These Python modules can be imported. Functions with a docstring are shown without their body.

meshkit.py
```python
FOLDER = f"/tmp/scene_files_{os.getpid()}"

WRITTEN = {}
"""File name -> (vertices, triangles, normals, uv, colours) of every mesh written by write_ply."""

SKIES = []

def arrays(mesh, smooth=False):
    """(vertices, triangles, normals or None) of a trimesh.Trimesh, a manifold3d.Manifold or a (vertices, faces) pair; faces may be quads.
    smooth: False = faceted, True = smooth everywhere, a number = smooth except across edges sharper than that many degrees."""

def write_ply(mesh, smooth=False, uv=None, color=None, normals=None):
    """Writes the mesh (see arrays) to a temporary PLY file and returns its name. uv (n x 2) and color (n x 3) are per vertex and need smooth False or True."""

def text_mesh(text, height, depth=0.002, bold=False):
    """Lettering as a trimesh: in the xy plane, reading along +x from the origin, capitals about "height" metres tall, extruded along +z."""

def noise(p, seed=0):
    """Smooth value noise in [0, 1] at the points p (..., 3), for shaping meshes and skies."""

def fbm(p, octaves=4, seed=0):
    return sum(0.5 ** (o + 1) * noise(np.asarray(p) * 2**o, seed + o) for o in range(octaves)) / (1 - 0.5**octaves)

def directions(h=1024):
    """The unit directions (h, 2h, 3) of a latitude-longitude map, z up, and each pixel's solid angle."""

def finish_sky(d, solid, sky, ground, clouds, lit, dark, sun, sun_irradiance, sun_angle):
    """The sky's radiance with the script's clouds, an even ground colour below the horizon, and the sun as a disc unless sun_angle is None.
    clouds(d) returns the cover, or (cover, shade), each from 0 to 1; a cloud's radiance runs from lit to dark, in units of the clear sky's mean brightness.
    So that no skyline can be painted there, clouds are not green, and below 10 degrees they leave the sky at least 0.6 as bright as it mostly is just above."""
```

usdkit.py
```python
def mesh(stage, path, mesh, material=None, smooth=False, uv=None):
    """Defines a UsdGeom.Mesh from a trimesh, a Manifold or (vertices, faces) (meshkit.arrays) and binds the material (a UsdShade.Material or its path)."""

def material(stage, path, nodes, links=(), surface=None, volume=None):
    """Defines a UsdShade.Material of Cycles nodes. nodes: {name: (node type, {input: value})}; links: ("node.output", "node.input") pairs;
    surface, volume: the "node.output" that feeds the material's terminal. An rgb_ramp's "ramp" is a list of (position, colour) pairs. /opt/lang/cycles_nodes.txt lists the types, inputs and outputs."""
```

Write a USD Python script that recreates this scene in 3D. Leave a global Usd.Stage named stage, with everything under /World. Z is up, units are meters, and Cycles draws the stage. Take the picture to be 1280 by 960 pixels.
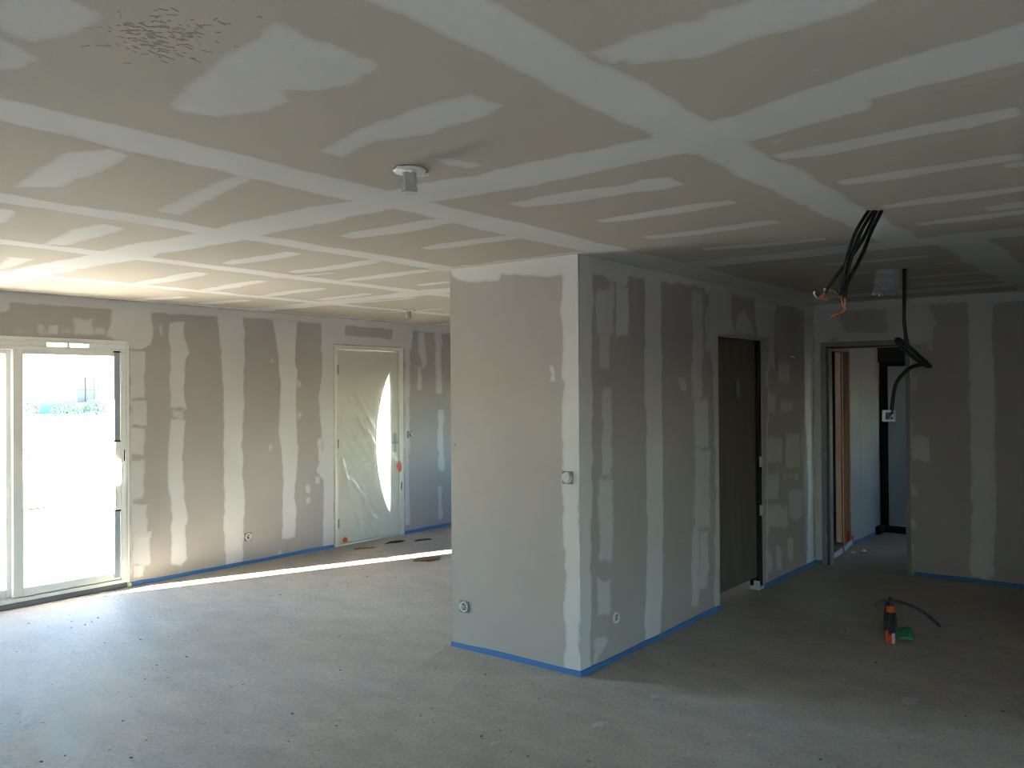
import math, random
import numpy as np
import trimesh, manifold3d, shapely
from shapely.geometry import Polygon, box as sbox
from shapely.ops import unary_union
import usdkit, meshkit
from pxr import Usd, UsdGeom, UsdLux, UsdShade, Gf, Sdf, Vt

random.seed(7)
RNG = np.random.default_rng(7)
stage = Usd.Stage.CreateInMemory()
UsdGeom.SetStageUpAxis(stage, UsdGeom.Tokens.z)
UsdGeom.SetStageMetersPerUnit(stage, 1.0)
UsdGeom.Xform.Define(stage, '/World')

# ------------------------------------------------------------------ camera
# world: x along the corridor wall (away from the camera), y towards the sliding window wall, z up; origin = foot of the near partition corner
CAM = dict(f=1074.27, yaw=0.6634, pitch=0.0065, roll=-0.0066, pos=(-4.2539, -2.8224, 1.698))
EXPOSURE = 0.9
cam = UsdGeom.Camera.Define(stage, '/World/camera')
fw = np.array([math.cos(CAM['yaw']) * math.cos(CAM['pitch']), math.sin(CAM['yaw']) * math.cos(CAM['pitch']), math.sin(CAM['pitch'])])
rt = np.cross(fw, [0, 0, 1]); rt /= np.linalg.norm(rt); up = np.cross(rt, fw)
c_, s_ = math.cos(CAM['roll']), math.sin(CAM['roll'])
rt, up = c_ * rt + s_ * up, -s_ * rt + c_ * up
m = Gf.Matrix4d(*rt, 0, *up, 0, *(-fw), 0, *CAM['pos'], 1)
cam.AddTransformOp().Set(m)
cam.CreateHorizontalApertureAttr(36.0)
cam.CreateVerticalApertureAttr(27.0)
cam.CreateFocalLengthAttr(CAM['f'] / 1280 * 36.0)
cam.CreateClippingRangeAttr(Gf.Vec2f(0.05, 2000))
cam.CreateExposureAttr(EXPOSURE)

# ------------------------------------------------------------------ sky and sun
SUN_AZ = math.radians(180 - 19.6)      # where the sun stands: low, along the window wall
SUN_EL = math.radians(24)
SUN_E = 120.0                          # irradiance facing the sun, in the sky texture's units
SKY_GAIN = 1.6
sky = UsdLux.DomeLight.Define(stage, '/World/sky')
sky.CreateIntensityAttr(1.0)
sm = usdkit.material(stage, '/World/Looks/sky_light', {
    'sky': ('sky_texture', dict(sky_type='single_scattering', sun_disc=False, sun_elevation=SUN_EL, sun_rotation=math.pi / 2 - SUN_AZ, altitude=100., air_density=1., aerosol_density=0.5, ozone_density=2.5)),
    'hs': ('hsv', dict(saturation=1.2)),
    'bg': ('background_shader', dict(strength=SKY_GAIN)),
}, [('sky.color', 'hs.color'), ('hs.color', 'bg.color')], surface='bg.background')
UsdShade.MaterialBindingAPI.Apply(sky.GetPrim()).Bind(sm)
sun = UsdLux.DistantLight.Define(stage, '/World/sun')
sun.CreateAngleAttr(0.3)
sun.CreateIntensityAttr(SUN_E / (math.pi * math.radians(0.3) ** 2))
sun.CreateColorAttr(Gf.Vec3f(1.0, 0.95, 0.87))
sd = np.array([math.cos(SUN_AZ) * math.cos(SUN_EL), math.sin(SUN_AZ) * math.cos(SUN_EL), math.sin(SUN_EL)])  # towards the sun
sx = np.cross([0, 0, 1], sd); sx /= np.linalg.norm(sx); sy = np.cross(sd, sx)
sun.AddTransformOp().Set(Gf.Matrix4d(*sx, 0, *sy, 0, *sd, 0, 0, 0, 0, 1))

# joint compound traced on the walls and ceiling, in metres on each plane: (width or 0, amount, outline or line)
PATCHES = {
 'ceiling': [
  (0.132, 1, [(-1.321, -1.721), (-1.359, -2.452)]),
  (0.124, 1, [(-0.806, -1.761), (-0.791, -2.414)]),
  (0.109, 0.7, [(-0.68, -2.313), (-0.679, -2.401)]),
  (0.132, 1, [(-0.226, -1.763), (-0.234, -2.348)]),
  (0.124, 1, [(0.327, -1.786), (0.318, -2.282)]),
  (0.155, 0.6, [(0.139, -2.122), (0.099, -2.308)]),
  (0.116, 1, [(1.427, -0.977), (1.484, -1.613)]),
  (0.078, 0.7, [(1.908, -1.538), (1.884, -1.727)]),
  (0.109, 1, [(2.53, -1.202), (2.516, -1.714)]),
  (0.093, 0.7, [(2.023, -0.951), (2.004, -1.119)]),
  (0.109, 0.8, [(3.033, -1.11), (3.092, -1.779)]),
  (0.132, 1, [(0.341, -0.64), (0.452, -1.304)]),
  (0.132, 1, [(-0.194, -0.577), (-0.203, -1.28)]),
  (0.132, 1, [(-0.756, -0.62), (-0.754, -1.307)]),
  (0.171, 1, [(-1.292, -0.536), (-1.246, -1.125)]),
  (0.202, 1, [(-1.253, -1.074), (-1.244, -1.292)]),
  (0.132, 1, [(-0.712, 0.556), (-0.702, -0.157)]),
  (0.155, 1, [(-1.241, 0.627), (-1.241, -0.131)]),
  (0.139, 1, [(-0.581, 1.936), (-0.569, 1.088)]),
  (0.139, 1, [(-0.075, 2.008), (-0.066, 1.1)]),
  (0.109, 1, [(0.495, 1.794), (0.471, 1.451)]),
  (0.139, 1, [(0.162, 3.274), (0.124, 2.454)]),
  (0.139, 1, [(0.67, 3.189), (0.627, 2.474)]),
  (0.139, 1, [(-1.101, 1.916), (-1.097, 1.229)]),
  (0.155, 1, [(-0.929, 3.275), (-0.964, 2.381)]),
  (0.139, 1, [(-0.382, 3.359), (-0.446, 2.434)]),
  (0.155, 1, [(-0.364, 4.352), (-0.233, 3.814)]),
  (0.155, 1, [(0.183, 4.263), (0.264, 3.645)]),
  (0.078, 0.6, [(-0.517, 2.244), (-0.387, 1.713)]),
  (0.093, 0.7, [(1.053, 3.182), (1.097, 2.409)]),
  (0.093, 0.7, [(0.747, 2.249), (0.799, 1.765)]),
  (0.093, 0.6, [(1.927, 3.681), (2.023, 2.92)]),
  (0, 0.75, [(-2.223, 0.764), (-2.294, 0.45), (-2.358, 0.136), (-2.369, -0.027), (-2.326, -0.116), (-2.283, -0.015), (-2.235, 0.198), (-2.173, 0.497), (-2.117, 0.746)]),
  (0, 0.95, [(-2.811, 0.766), (-2.916, 0.142), (-2.84, -0.057), (-2.753, -0.01), (-2.723, 0.116), (-2.697, 0.628)]),
  (0, 0.95, [(-2.157, 2.015), (-2.265, 1.462), (-2.225, 1.225), (-2.091, 1.255), (-2.059, 1.979)]),
  (0, 0.9, [(-2.54, 1.663), (-2.569, 1.343), (-2.618, 1.238), (-2.71, 1.218)]),
  (0, 0.8, [(-1.898, 3.345), (-2.088, 2.622), (-1.948, 2.602), (-1.9, 3.118)]),
  (0, 0.62, [(-2.958, -0.6), (-3.007, -0.761), (-3.06, -1.022), (-3.098, -1.274), (-3.058, -1.277), (-2.869, -1.274), (-2.828, -1.277), (-2.78, -1.262), (-2.741, -1.116), (-2.763, -1.013), (-2.815, -0.939), (-2.752, -0.884), (-2.748, -0.748), (-2.799, -0.606), (-2.915, -0.567)]),
  (0, 0.8, [(-3.093, -1.267), (-3.045, -1.28), (-2.865, -1.278), (-2.862, -1.17), (-2.971, -1.194)]),
  (0, 0.8, [(-3.054, -1.013), (-3.015, -1.021), (-2.895, -1.017), (-2.876, -0.969), (-2.981, -0.972)]),
  (0, 0.85, [(-2.963, -0.616), (-2.952, -0.67), (-2.813, -0.668), (-2.799, -0.606), (-2.912, -0.57)]),
  (0, 0.9, [(-2.393, -0.542), (-2.433, -0.71), (-2.485, -0.931), (-2.496, -1.146), (-2.493, -1.316), (-2.361, -1.312), (-2.303, -1.214), (-2.313, -1.081), (-2.285, -0.972), (-2.341, -0.795), (-2.293, -0.555)]),
  (0, 0.6, [(-3.541, -0.952), (-3.443, -1.045), (-3.351, -1.024), (-3.331, -0.92), (-3.383, -0.757), (-3.471, -0.767)]),
  (0, 0.6, [(-3.465, -0.753), (-3.357, -0.694), (-3.316, -0.674), (-3.319, -0.581), (-3.367, -0.495)]),
  (0, 1, [(-2.522, -1.718), (-2.529, -1.755), (-2.533, -1.801), (-2.548, -1.827), (-2.548, -1.943), (-2.531, -2.003), (-2.563, -2.026), (-2.557, -2.163), (-2.515, -2.481), (-2.393, -2.485), (-2.382, -2.334), (-2.349, -2.155), (-2.362, -2.049), (-2.346, -2.004), (-2.335, -1.917), (-2.396, -1.754), (-2.438, -1.758), (-2.44, -1.723)]),
  (0, 0.6, [(-2.081, -0.779), (-2.045, -0.84), (-1.919, -0.86), (-1.908, -0.924), (-1.896, -0.802), (-1.985, -0.747)]),
  (0, 0.9, [(-1.528, -1.773), (-1.539, -1.801), (-1.491, -1.775)]),
  (0, 0.7, [(-1.069, -1.994), (-1.074, -2.022), (-1.039, -1.997)]),
  (0, 0.7, [(-2.079, -2.084), (-2.078, -2.12), (-2.026, -2.115), (-2.017, -2.1), (-2.067, -2.108), (-2.054, -2.08)]),
 ],
 'left': [
  (0, 0.95, [(-0.594, 2.18), (-0.544, 2.437), (-0.195, 2.441), (-0.158, 2.2), (-0.181, 2.113), (-0.293, 2.066), (-0.424, 2.104)]),
  (0, 0.7, [(-1.602, 2.428), (-1.363, 2.447), (-1.352, 2.373), (-1.387, 2.32), (-1.602, 2.306)]),
  (0, 0.5, [(-1.317, 2.204), (-1.074, 2.21), (-1.074, 2.171), (-1.317, 2.16)]),
  (0, 0.6, [(-1.173, 2.25), (-1.111, 2.247), (-1.111, 2.17), (-1.173, 2.167)]),
  (0, 0.7, [(-1.074, 2.249), (-0.998, 2.247), (-0.998, 2.175), (-1.074, 2.171)]),
  (0, 0.55, [(-0.869, 2.321), (-0.696, 2.325), (-0.696, 2.175), (-0.87, 2.168)]),
  (0, 0.6, [(-0.764, 2.24), (-0.6, 2.241), (-0.6, 2.18), (-0.764, 2.172)]),
  (0, 0.5, [(-0.979, 2.228), (-0.883, 2.227), (-0.883, 2.18), (-0.979, 2.176)]),
  (0, 0.7, [(-0.388, 2.063), (-0.241, 2.061), (-0.243, 1.641), (-0.39, 1.643)]),
  (0, 0.75, [(-0.383, 1.629), (-0.228, 1.62), (-0.229, 1.399), (-0.384, 1.405)]),
  (0, 0.7, [(-0.391, 1.391), (-0.244, 1.378), (-0.245, 1.13), (-0.392, 1.139)]),
  (0, 0.6, [(-0.399, 1.126), (-0.252, 1.109), (-0.254, 0.74), (-0.401, 0.756)]),
  (0, 0.6, [(-0.386, 0.733), (-0.224, 0.709), (-0.225, 0.432), (-0.387, 0.454)]),
  (0, 0.7, [(-0.38, 0.481), (-0.203, 0.45), (-0.204, 0.158), (-0.381, 0.188)]),
  (0, 0.7, [(-0.367, 0.185), (-0.264, 0.161), (-0.264, 0.055), (-0.367, 0.073)]),
  (0, 0.5, [(-0.403, 2.07), (-0.359, 2.064), (-0.367, 0.073), (-0.41, 0.081)]),
  (0, 0.85, [(-0.026, 2.336), (0.133, 2.346), (0.124, 2.212), (0.18, 2.066), (0.139, 1.991), (0.137, 1.659), (0.153, 1.533), (-0.006, 1.565), (-0.02, 1.842), (-0.012, 2.061)]),
  (0, 0.9, [(-0.007, 1.449), (0.145, 1.43), (0.119, 1.18), (0.125, 0.737), (0.165, 0.512), (0.132, 0.413), (0.155, 0.144), (0.09, 0.095), (-0.012, 0.127), (-0.002, 0.605), (-0.032, 0.898), (-0.023, 1.261)]),
  (0, 0.4, [(0.002, 1.565), (0.129, 1.533), (0.136, 1.43), (-0.007, 1.449)]),
  (0, 0.4, [(-0.134, 2.309), (-0.073, 2.348), (-0.058, 2.204), (-0.104, 2.173)]),
  (0, 0.97, [(0.483, 2.443), (0.776, 2.43), (0.782, 1.849), (0.751, 1.143), (0.775, 0.515), (0.754, 0.016), (0.549, 0.027), (0.536, 0.849), (0.549, 1.616)]),
  (0, 0.9, [(1.115, 2.427), (1.424, 2.429), (1.391, 2.02), (1.421, 1.871), (1.398, 1.438), (1.426, 1.105), (1.372, 0.611), (1.402, 0.442), (1.38, 0.188), (1.209, 0.187), (1.233, 0.788), (1.186, 1.281), (1.209, 1.771)]),
  (0, 0.8, [(1.741, 2.439), (1.939, 2.442), (1.9, 0.003), (1.735, -0.007), (1.751, 0.743), (1.655, 0.837), (1.753, 1.086), (1.692, 1.601), (1.737, 1.942)]),
  (0, 0.7, [(1.668, 1.193), (1.754, 1.214), (1.741, 0.915), (1.677, 0.962)]),
  (0, 0.85, [(1.73, 2.456), (2.075, 2.459), (2.063, 2.326), (2.097, 2.31), (2.526, 2.302), (2.778, 2.295), (3.121, 2.309), (3.093, 2.184), (1.915, 2.197), (1.739, 2.114)]),
  (0, 0.85, [(2.779, 2.463), (3.123, 2.482), (3.121, 2.29), (2.752, 2.275), (2.792, 2.37)]),
  (0, 0.6, [(2.973, 2.208), (3.093, 2.184), (3.058, 1.201), (3.063, 0.106), (2.956, 0.072)]),
  (0, 0.6, [(3.19, 2.428), (3.315, 2.414), (3.355, 2.163), (3.382, 2.017), (3.283, 1.947), (3.202, 2.158)]),
  (0, 0.6, [(3.187, 2.004), (3.269, 1.996), (3.267, 1.695), (3.184, 1.696)]),
  (0, 0.6, [(3.499, 2.463), (3.63, 2.46), (3.637, 1.654), (3.521, 1.635), (3.495, 1.97)]),
  (0, 0.6, [(3.548, 1.457), (3.664, 1.444), (3.658, 0.697), (3.541, 0.706)]),
  (0, 0.55, [(3.54, 0.519), (3.627, 0.501), (3.623, 0.084), (3.536, 0.095)]),
  (0, 0.5, [(1.074, 2.053), (1.132, 2.047), (1.132, 1.973), (1.074, 1.972)]),
  (0, 0.5, [(1.418, 1.479), (1.48, 1.47), (1.48, 1.394), (1.418, 1.396)]),
  (0, 0.5, [(1.41, 1.812), (1.472, 1.804), (1.471, 1.729), (1.41, 1.729)]),
  (0, 0.5, [(1.05, 1.167), (1.107, 1.155), (1.107, 1.083), (1.049, 1.086)]),
  (0, 0.5, [(1.517, 0.722), (1.58, 0.708), (1.579, 0.632), (1.516, 0.638)]),
  (0, 0.5, [(1.644, 0.795), (1.708, 0.781), (1.708, 0.705), (1.643, 0.71)]),
  (0, 0.5, [(1.516, 0.596), (1.579, 0.581), (1.579, 0.506), (1.516, 0.512)]),
  (0, 0.5, [(1.16, 0.105), (1.219, 0.088), (1.218, 0.014), (1.159, 0.023)]),
 ],
 'partition_left': [
  (0, 0.97, [(0.112, 2.508), (-0.015, 2.514), (0.001, -0.012), (0.121, -0.007), (0.11, 0.675), (0.129, 1.153), (0.113, 1.633), (0.127, 2.018)]),
  (0, 0.95, [(1.03, 2.538), (-0.021, 2.523), (-0.019, 2.391), (0.107, 2.392), (0.249, 2.385), (0.446, 2.412), (0.587, 2.435), (0.6, 2.395), (0.76, 2.393), (0.897, 2.409), (0.995, 2.45)]),
  (0, 0.95, [(0.212, 1.842), (0.176, 1.841), (0.171, 1.778), (0.165, 1.749), (0.183, 1.735), (0.218, 1.75), (0.194, 1.788), (0.212, 1.813)]),
 ],
 'partition_right': [
  (0, 0.95, [(0.005, 2.516), (0.163, 2.526), (0.136, 1.148), (0.103, 0.009), (-0.027, -0.004)]),
  (0, 0.85, [(0.005, 2.526), (2.055, 2.531), (2.053, 2.43), (1.725, 2.415), (1.698, 2.449), (1.024, 2.427), (0.592, 2.423), (0.571, 2.364), (0.481, 2.355), (0.355, 2.379), (0.161, 2.399), (0.012, 2.384)]),
  (0, 0.45, [(0.187, 2.314), (0.412, 2.329), (0.408, 2.031), (0.183, 2.021)]),
  (0, 0.4, [(0.22, 2.047), (0.35, 2.049), (0.347, 1.819), (0.217, 1.817)]),
  (0, 0.6, [(0.252, 1.719), (0.374, 1.714), (0.366, 1.148), (0.245, 1.159)]),
  (0, 0.6, [(0.208, 1.152), (0.385, 1.132), (0.378, 0.607), (0.201, 0.636)]),
  (0, 0.55, [(0.182, 0.551), (0.348, 0.517), (0.345, 0.274), (0.178, 0.309)]),
  (0, 0.75, [(0.432, 2.346), (0.591, 2.355), (0.586, 2.039), (0.427, 2.032)]),
  (0, 0.5, [(0.336, 2.377), (0.413, 2.38), (0.411, 2.233), (0.334, 2.227)]),
  (0, 0.55, [(0.141, 0.192), (0.268, 0.182), (0.324, 0.14), (0.248, 0.084), (0.157, 0.024), (0.121, 0.033)]),
  (0, 0.92, [(0.791, 2.474), (1.024, 2.477), (1.029, 2.059), (1.032, 1.51), (1.027, 0.523), (0.984, -0.025), (0.764, -0.005), (0.809, 0.824), (0.789, 1.623)]),
  (0, 0.55, [(1.486, 2.418), (1.685, 2.43), (1.67, 1.611), (1.472, 1.614)]),
  (0, 0.6, [(1.511, 1.625), (1.765, 1.616), (1.759, 1.248), (1.504, 1.263)]),
  (0, 0.5, [(1.517, 1.262), (1.786, 1.241), (1.775, 0.644), (1.507, 0.679)]),
  (0, 0.55, [(1.572, 0.671), (1.747, 0.642), (1.739, 0.181), (1.564, 0.214)]),
  (0, 0.5, [(1.456, 0.715), (1.586, 0.693), (1.575, 0.083), (1.445, 0.109)]),
  (0, 0.3, [(1.696, 2.329), (1.835, 2.333), (1.828, 1.973), (1.69, 1.969)]),
  (0, 0.6, [(1.768, 2.515), (1.981, 2.517), (1.933, -0.021), (1.819, -0.015), (1.866, 0.998), (1.825, 1.791), (1.747, 2.091)]),
  (0, 0.5, [(1.261, 1.775), (1.36, 1.787), (1.41, 1.73), (1.396, 1.661), (1.296, 1.684)]),
  (0, 0.5, [(1.494, 1.409), (1.572, 1.4), (1.571, 1.359), (1.493, 1.363)]),
  (0, 0.8, [(1.303, 0.626), (1.365, 0.612), (1.365, 0.606), (1.303, 0.615)]),
  (0, 0.75, [(1.952, 2.521), (2.191, 2.518), (2.186, 2.27), (2.244, 2.127), (1.944, 2.1)]),
  (0, 0.5, [(2.31, 2.297), (2.439, 2.345), (2.569, 2.274), (2.667, 2.133), (2.213, 2.125)]),
  (0, 0.7, [(1.952, 2.521), (4.141, 2.526), (4.138, 2.417), (3.532, 2.436), (3.102, 2.426), (2.64, 2.439), (2.174, 2.44), (1.951, 2.434)]),
  (0, 0.7, [(2.64, 2.452), (3.14, 2.436), (3.098, 2.265), (3.058, 2.116), (2.701, 2.121)]),
  (0, 0.4, [(2.912, 2.144), (3.096, 2.145), (3.089, 1.872), (2.906, 1.869)]),
  (0, 0.35, [(3.166, 1.944), (3.48, 1.943), (3.474, 1.732), (3.161, 1.732)]),
  (0, 0.35, [(2.884, 1.663), (3.122, 1.654), (3.117, 1.451), (2.879, 1.457)]),
  (0, 0.4, [(3.216, 1.604), (3.553, 1.593), (3.55, 1.475), (3.213, 1.483)]),
  (0, 0.45, [(2.875, 1.286), (3.265, 1.261), (3.26, 1.019), (2.87, 1.047)]),
  (0, 0.5, [(3.344, 1.301), (3.712, 1.277), (3.703, 0.95), (3.337, 0.978)]),
  (0, 0.45, [(2.851, 0.981), (3.181, 0.947), (3.176, 0.708), (2.845, 0.743)]),
  (0, 0.4, [(3.258, 0.948), (3.66, 0.909), (3.659, 0.842), (3.256, 0.877)]),
  (0, 0.45, [(2.916, 0.701), (3.388, 0.642), (3.383, 0.434), (2.911, 0.496)]),
  (0, 0.4, [(3.392, 0.793), (3.762, 0.751), (3.755, 0.46), (3.385, 0.506)]),
  (0, 0.5, [(2.871, 0.296), (3.016, 0.267), (3.012, 0.101), (2.867, 0.126)]),
  (0, 0.5, [(3.091, 0.332), (3.243, 0.303), (3.238, 0.084), (3.086, 0.109)]),
  (0, 0.45, [(3.361, 0.35), (3.521, 0.321), (3.517, 0.124), (3.356, 0.15)]),
  (0, 0.5, [(2.894, 2.109), (2.966, 2.105), (2.919, 0.028), (2.848, 0.041)]),
  (0, 0.6, [(3.827, 2.45), (4.14, 2.495), (4.075, 0.004), (3.852, 0.01), (3.916, 0.82), (3.844, 1.43)]),
 ],
 'back': [
  (0, 0.75, [(-0.002, 2.538), (-1.83, 2.505), (-1.829, 2.412), (-1.593, 2.414), (-1.557, 2.389), (-1.361, 2.416), (-1.324, 2.433), (-1.028, 2.424), (-0.689, 2.417), (-0.259, 2.414), (-0.139, 2.406), (-0.001, 2.414)]),
  (0, 0.55, [(-0.002, 2.507), (-0.155, 2.512), (-0.244, 2.414), (-0.258, 2.322), (-0.331, 2.213), (-0.166, 2.129), (-0.135, 2.038), (-0.103, 0.045), (0.02, -0)]),
  (0, 0.6, [(-0.648, 2.434), (-1.048, 2.437), (-1.053, 2.365), (-1.092, 2.277), (-1.078, 2.15), (-1.025, 2.095), (-0.865, 2.087), (-0.652, 2.139), (-0.688, 2.24)]),
  (0, 0.6, [(-0.257, 2.216), (-0.688, 2.211), (-0.865, 2.087), (-0.166, 2.098)]),
  (0, 0.8, [(-1.349, 2.459), (-1.546, 2.459), (-1.532, 2.267), (-1.546, 1.855), (-1.552, 1.171), (-1.553, 0.624), (-1.53, 0.075), (-1.475, 0.033), (-1.34, 0.05), (-1.36, 0.886), (-1.348, 1.72)]),
  (0, 0.6, [(-0.844, 2.088), (-0.885, 2.079), (-0.866, 0.018), (-0.826, 0.013)]),
  (0, 0.6, [(-0.871, 1.276), (-1.044, 1.273), (-1.041, 1.031), (-0.869, 1.023)]),
  (0, 0.5, [(-0.867, 0.828), (-0.927, 0.824), (-0.926, 0.716), (-0.866, 0.712)]),
  (0, 0.5, [(-0.864, 0.531), (-0.904, 0.527), (-0.903, 0.412), (-0.863, 0.408)]),
  (0, 0.5, [(-0.862, 0.278), (-0.895, 0.274), (-0.895, 0.173), (-0.861, 0.169)]),
  (0, 0.3, [(-0.876, 1.797), (-0.942, 1.789), (-0.941, 1.652), (-0.874, 1.652)]),
  (0, 0.3, [(-1.013, 2.26), (-1.079, 2.25), (-1.076, 2.008), (-1.011, 2.01)]),
 ],
}

# ------------------------------------------------------------------ helpers
LOOKS = {}
def mat(name, nodes, links=(), surface='p.BSDF'):
    if name not in LOOKS:
        LOOKS[name] = usdkit.material(stage, '/World/Looks/' + name, nodes, links, surface=surface)
    return LOOKS[name]
def plain(name, col, rough=0.6, metal=0.0, spec=0.4, **kw):
    return mat(name, {'p': ('principled_bsdf', dict(base_color=col, roughness=rough, metallic=metal, specular_ior_level=spec, **kw))})
def srgb(r, g, b):
    f = lambda c: c / 255 / 12.92 if c < 10 else ((c / 255 + 0.055) / 1.055) ** 2.4
    return (f(r), f(g), f(b))

USED = {}
def path_for(name, parent):
    base = (parent.GetPath().pathString if parent else '/World') + '/' + name
    n = USED.get(base, 0); USED[base] = n + 1
    return base if n == 0 else f'{base}_{n:03d}'
def tag(p, label=None, cat=None, group=None, kind=None):
    for k, v in (('label', label), ('category', cat), ('group', group), ('kind', kind)):
        if v: p.SetCustomDataByKey(k, v)
    return p
def thing(name, label=None, cat=None, loc=(0, 0, 0), rotz=0.0, group=None, kind=None):
    x = UsdGeom.Xform.Define(stage, path_for(name, None))
    if any(loc) or rotz:
        x.AddTranslateOp().Set(Gf.Vec3d(*map(float, loc)))
        if rotz: x.AddRotateZOp().Set(float(rotz))
    p = tag(x.GetPrim(), label, cat, group, kind)
    return p
def part(name, mesh, material, parent=None, label=None, smooth=False, kind=None, cover=None, cat=None, group=None):
    """One Mesh prim. Under a parent the mesh is in the parent's own coordinates."""
    if isinstance(mesh, (list, tuple)) and len(mesh) and not isinstance(mesh[0], np.ndarray):
        mesh = join(mesh)
    g = usdkit.mesh(stage, path_for(name, parent), mesh, material, smooth=smooth)
    if cover is not None:
        UsdGeom.PrimvarsAPI(g).CreatePrimvar('cover', Sdf.ValueTypeNames.FloatArray, 'vertex').Set(Vt.FloatArray.FromNumpy(np.asarray(cover, np.float32)))
    return tag(g.GetPrim(), label, cat, group, kind)
def parts(name, meshes, material, parent=None, **kw):
    """Each mesh of the list becomes a part of its own."""
    return [part(name, q, material, parent, **kw) for q in meshes]
def join(ms):
    out = []
    for q in ms:
        if isinstance(q, trimesh.Trimesh): out.append(q)
        else:
            v, f, _ = meshkit.arrays(q); out.append(trimesh.Trimesh(v, f, process=False))
    return trimesh.util.concatenate(out)
def bx(x0, x1, y0, y1, z0, z1, bev=0.0):
    """A box, its edges chamfered by bev."""
    lo, hi = np.minimum([x0, y0, z0], [x1, y1, z1]), np.maximum([x0, y0, z0], [x1, y1, z1])
    if bev <= 0:
        b = trimesh.creation.box(hi - lo); b.apply_translation((lo + hi) / 2); return b
    bev = min(bev, *(0.45 * (hi - lo)))
    pts = []
    for ax in range(3):
        for c in np.ndindex(2, 2, 2):
            p = np.array([hi[k] if c[k] else lo[k] for k in range(3)])
            for k in range(3):
                if k != ax: p[k] += -bev if c[k] else bev
            pts.append(p)
    return trimesh.convex.convex_hull(np.array(pts))
def tube(pts, r, sides=10, caps=True, sub=6):
    """A round tube along a smooth curve through the points; r may vary."""
    p = np.asarray(pts, float)
    if sub > 1 and len(p) > 2:
        q = np.vstack([2 * p[0] - p[1], p, 2 * p[-1] - p[-2]]); out = []
        for i in range(1, len(q) - 2):
            for t in np.linspace(0, 1, sub, endpoint=False):
                a, b, c, d = q[i - 1], q[i], q[i + 1], q[i + 2]
                out.append(0.5 * ((2 * b) + (c - a) * t + (2 * a - 5 * b + 4 * c - d) * t * t + (3 * b - a - 3 * c + d) * t ** 3))
        p = np.vstack([out, p[-1]])
    rr = np.interp(np.linspace(0, 1, len(p)), np.linspace(0, 1, len(np.atleast_1d(r))), np.atleast_1d(r))
    t = np.gradient(p, axis=0); t /= np.linalg.norm(t, axis=1, keepdims=True) + 1e-12
    n = np.cross(t[0], [0.3, 0.2, 1.0]); n /= np.linalg.norm(n) + 1e-12
    V = []
    for i in range(len(p)):
        n = n - t[i] * (n @ t[i]); n /= np.linalg.norm(n) + 1e-12
        b = np.cross(t[i], n); a = np.arange(sides) * 2 * np.pi / sides
        V.append(p[i] + rr[i] * (np.cos(a)[:, None] * n + np.sin(a)[:, None] * b))
    V = np.vstack(V); F = []
    for i in range(len(p) - 1):
        for j in range(sides):
            k = (j + 1) % sides
            F += [[i * sides + j, i * sides + k, (i + 1) * sides + k], [i * sides + j, (i + 1) * sides + k, (i + 1) * sides + j]]
    if caps:
        c0, c1 = len(V), len(V) + 1; V = np.vstack([V, p[0], p[-1]]); o = (len(p) - 1) * sides
        for j in range(sides):
            k = (j + 1) % sides; F += [[c0, k, j], [c1, o + j, o + k]]
    return trimesh.Trimesh(V, F, process=False)
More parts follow.
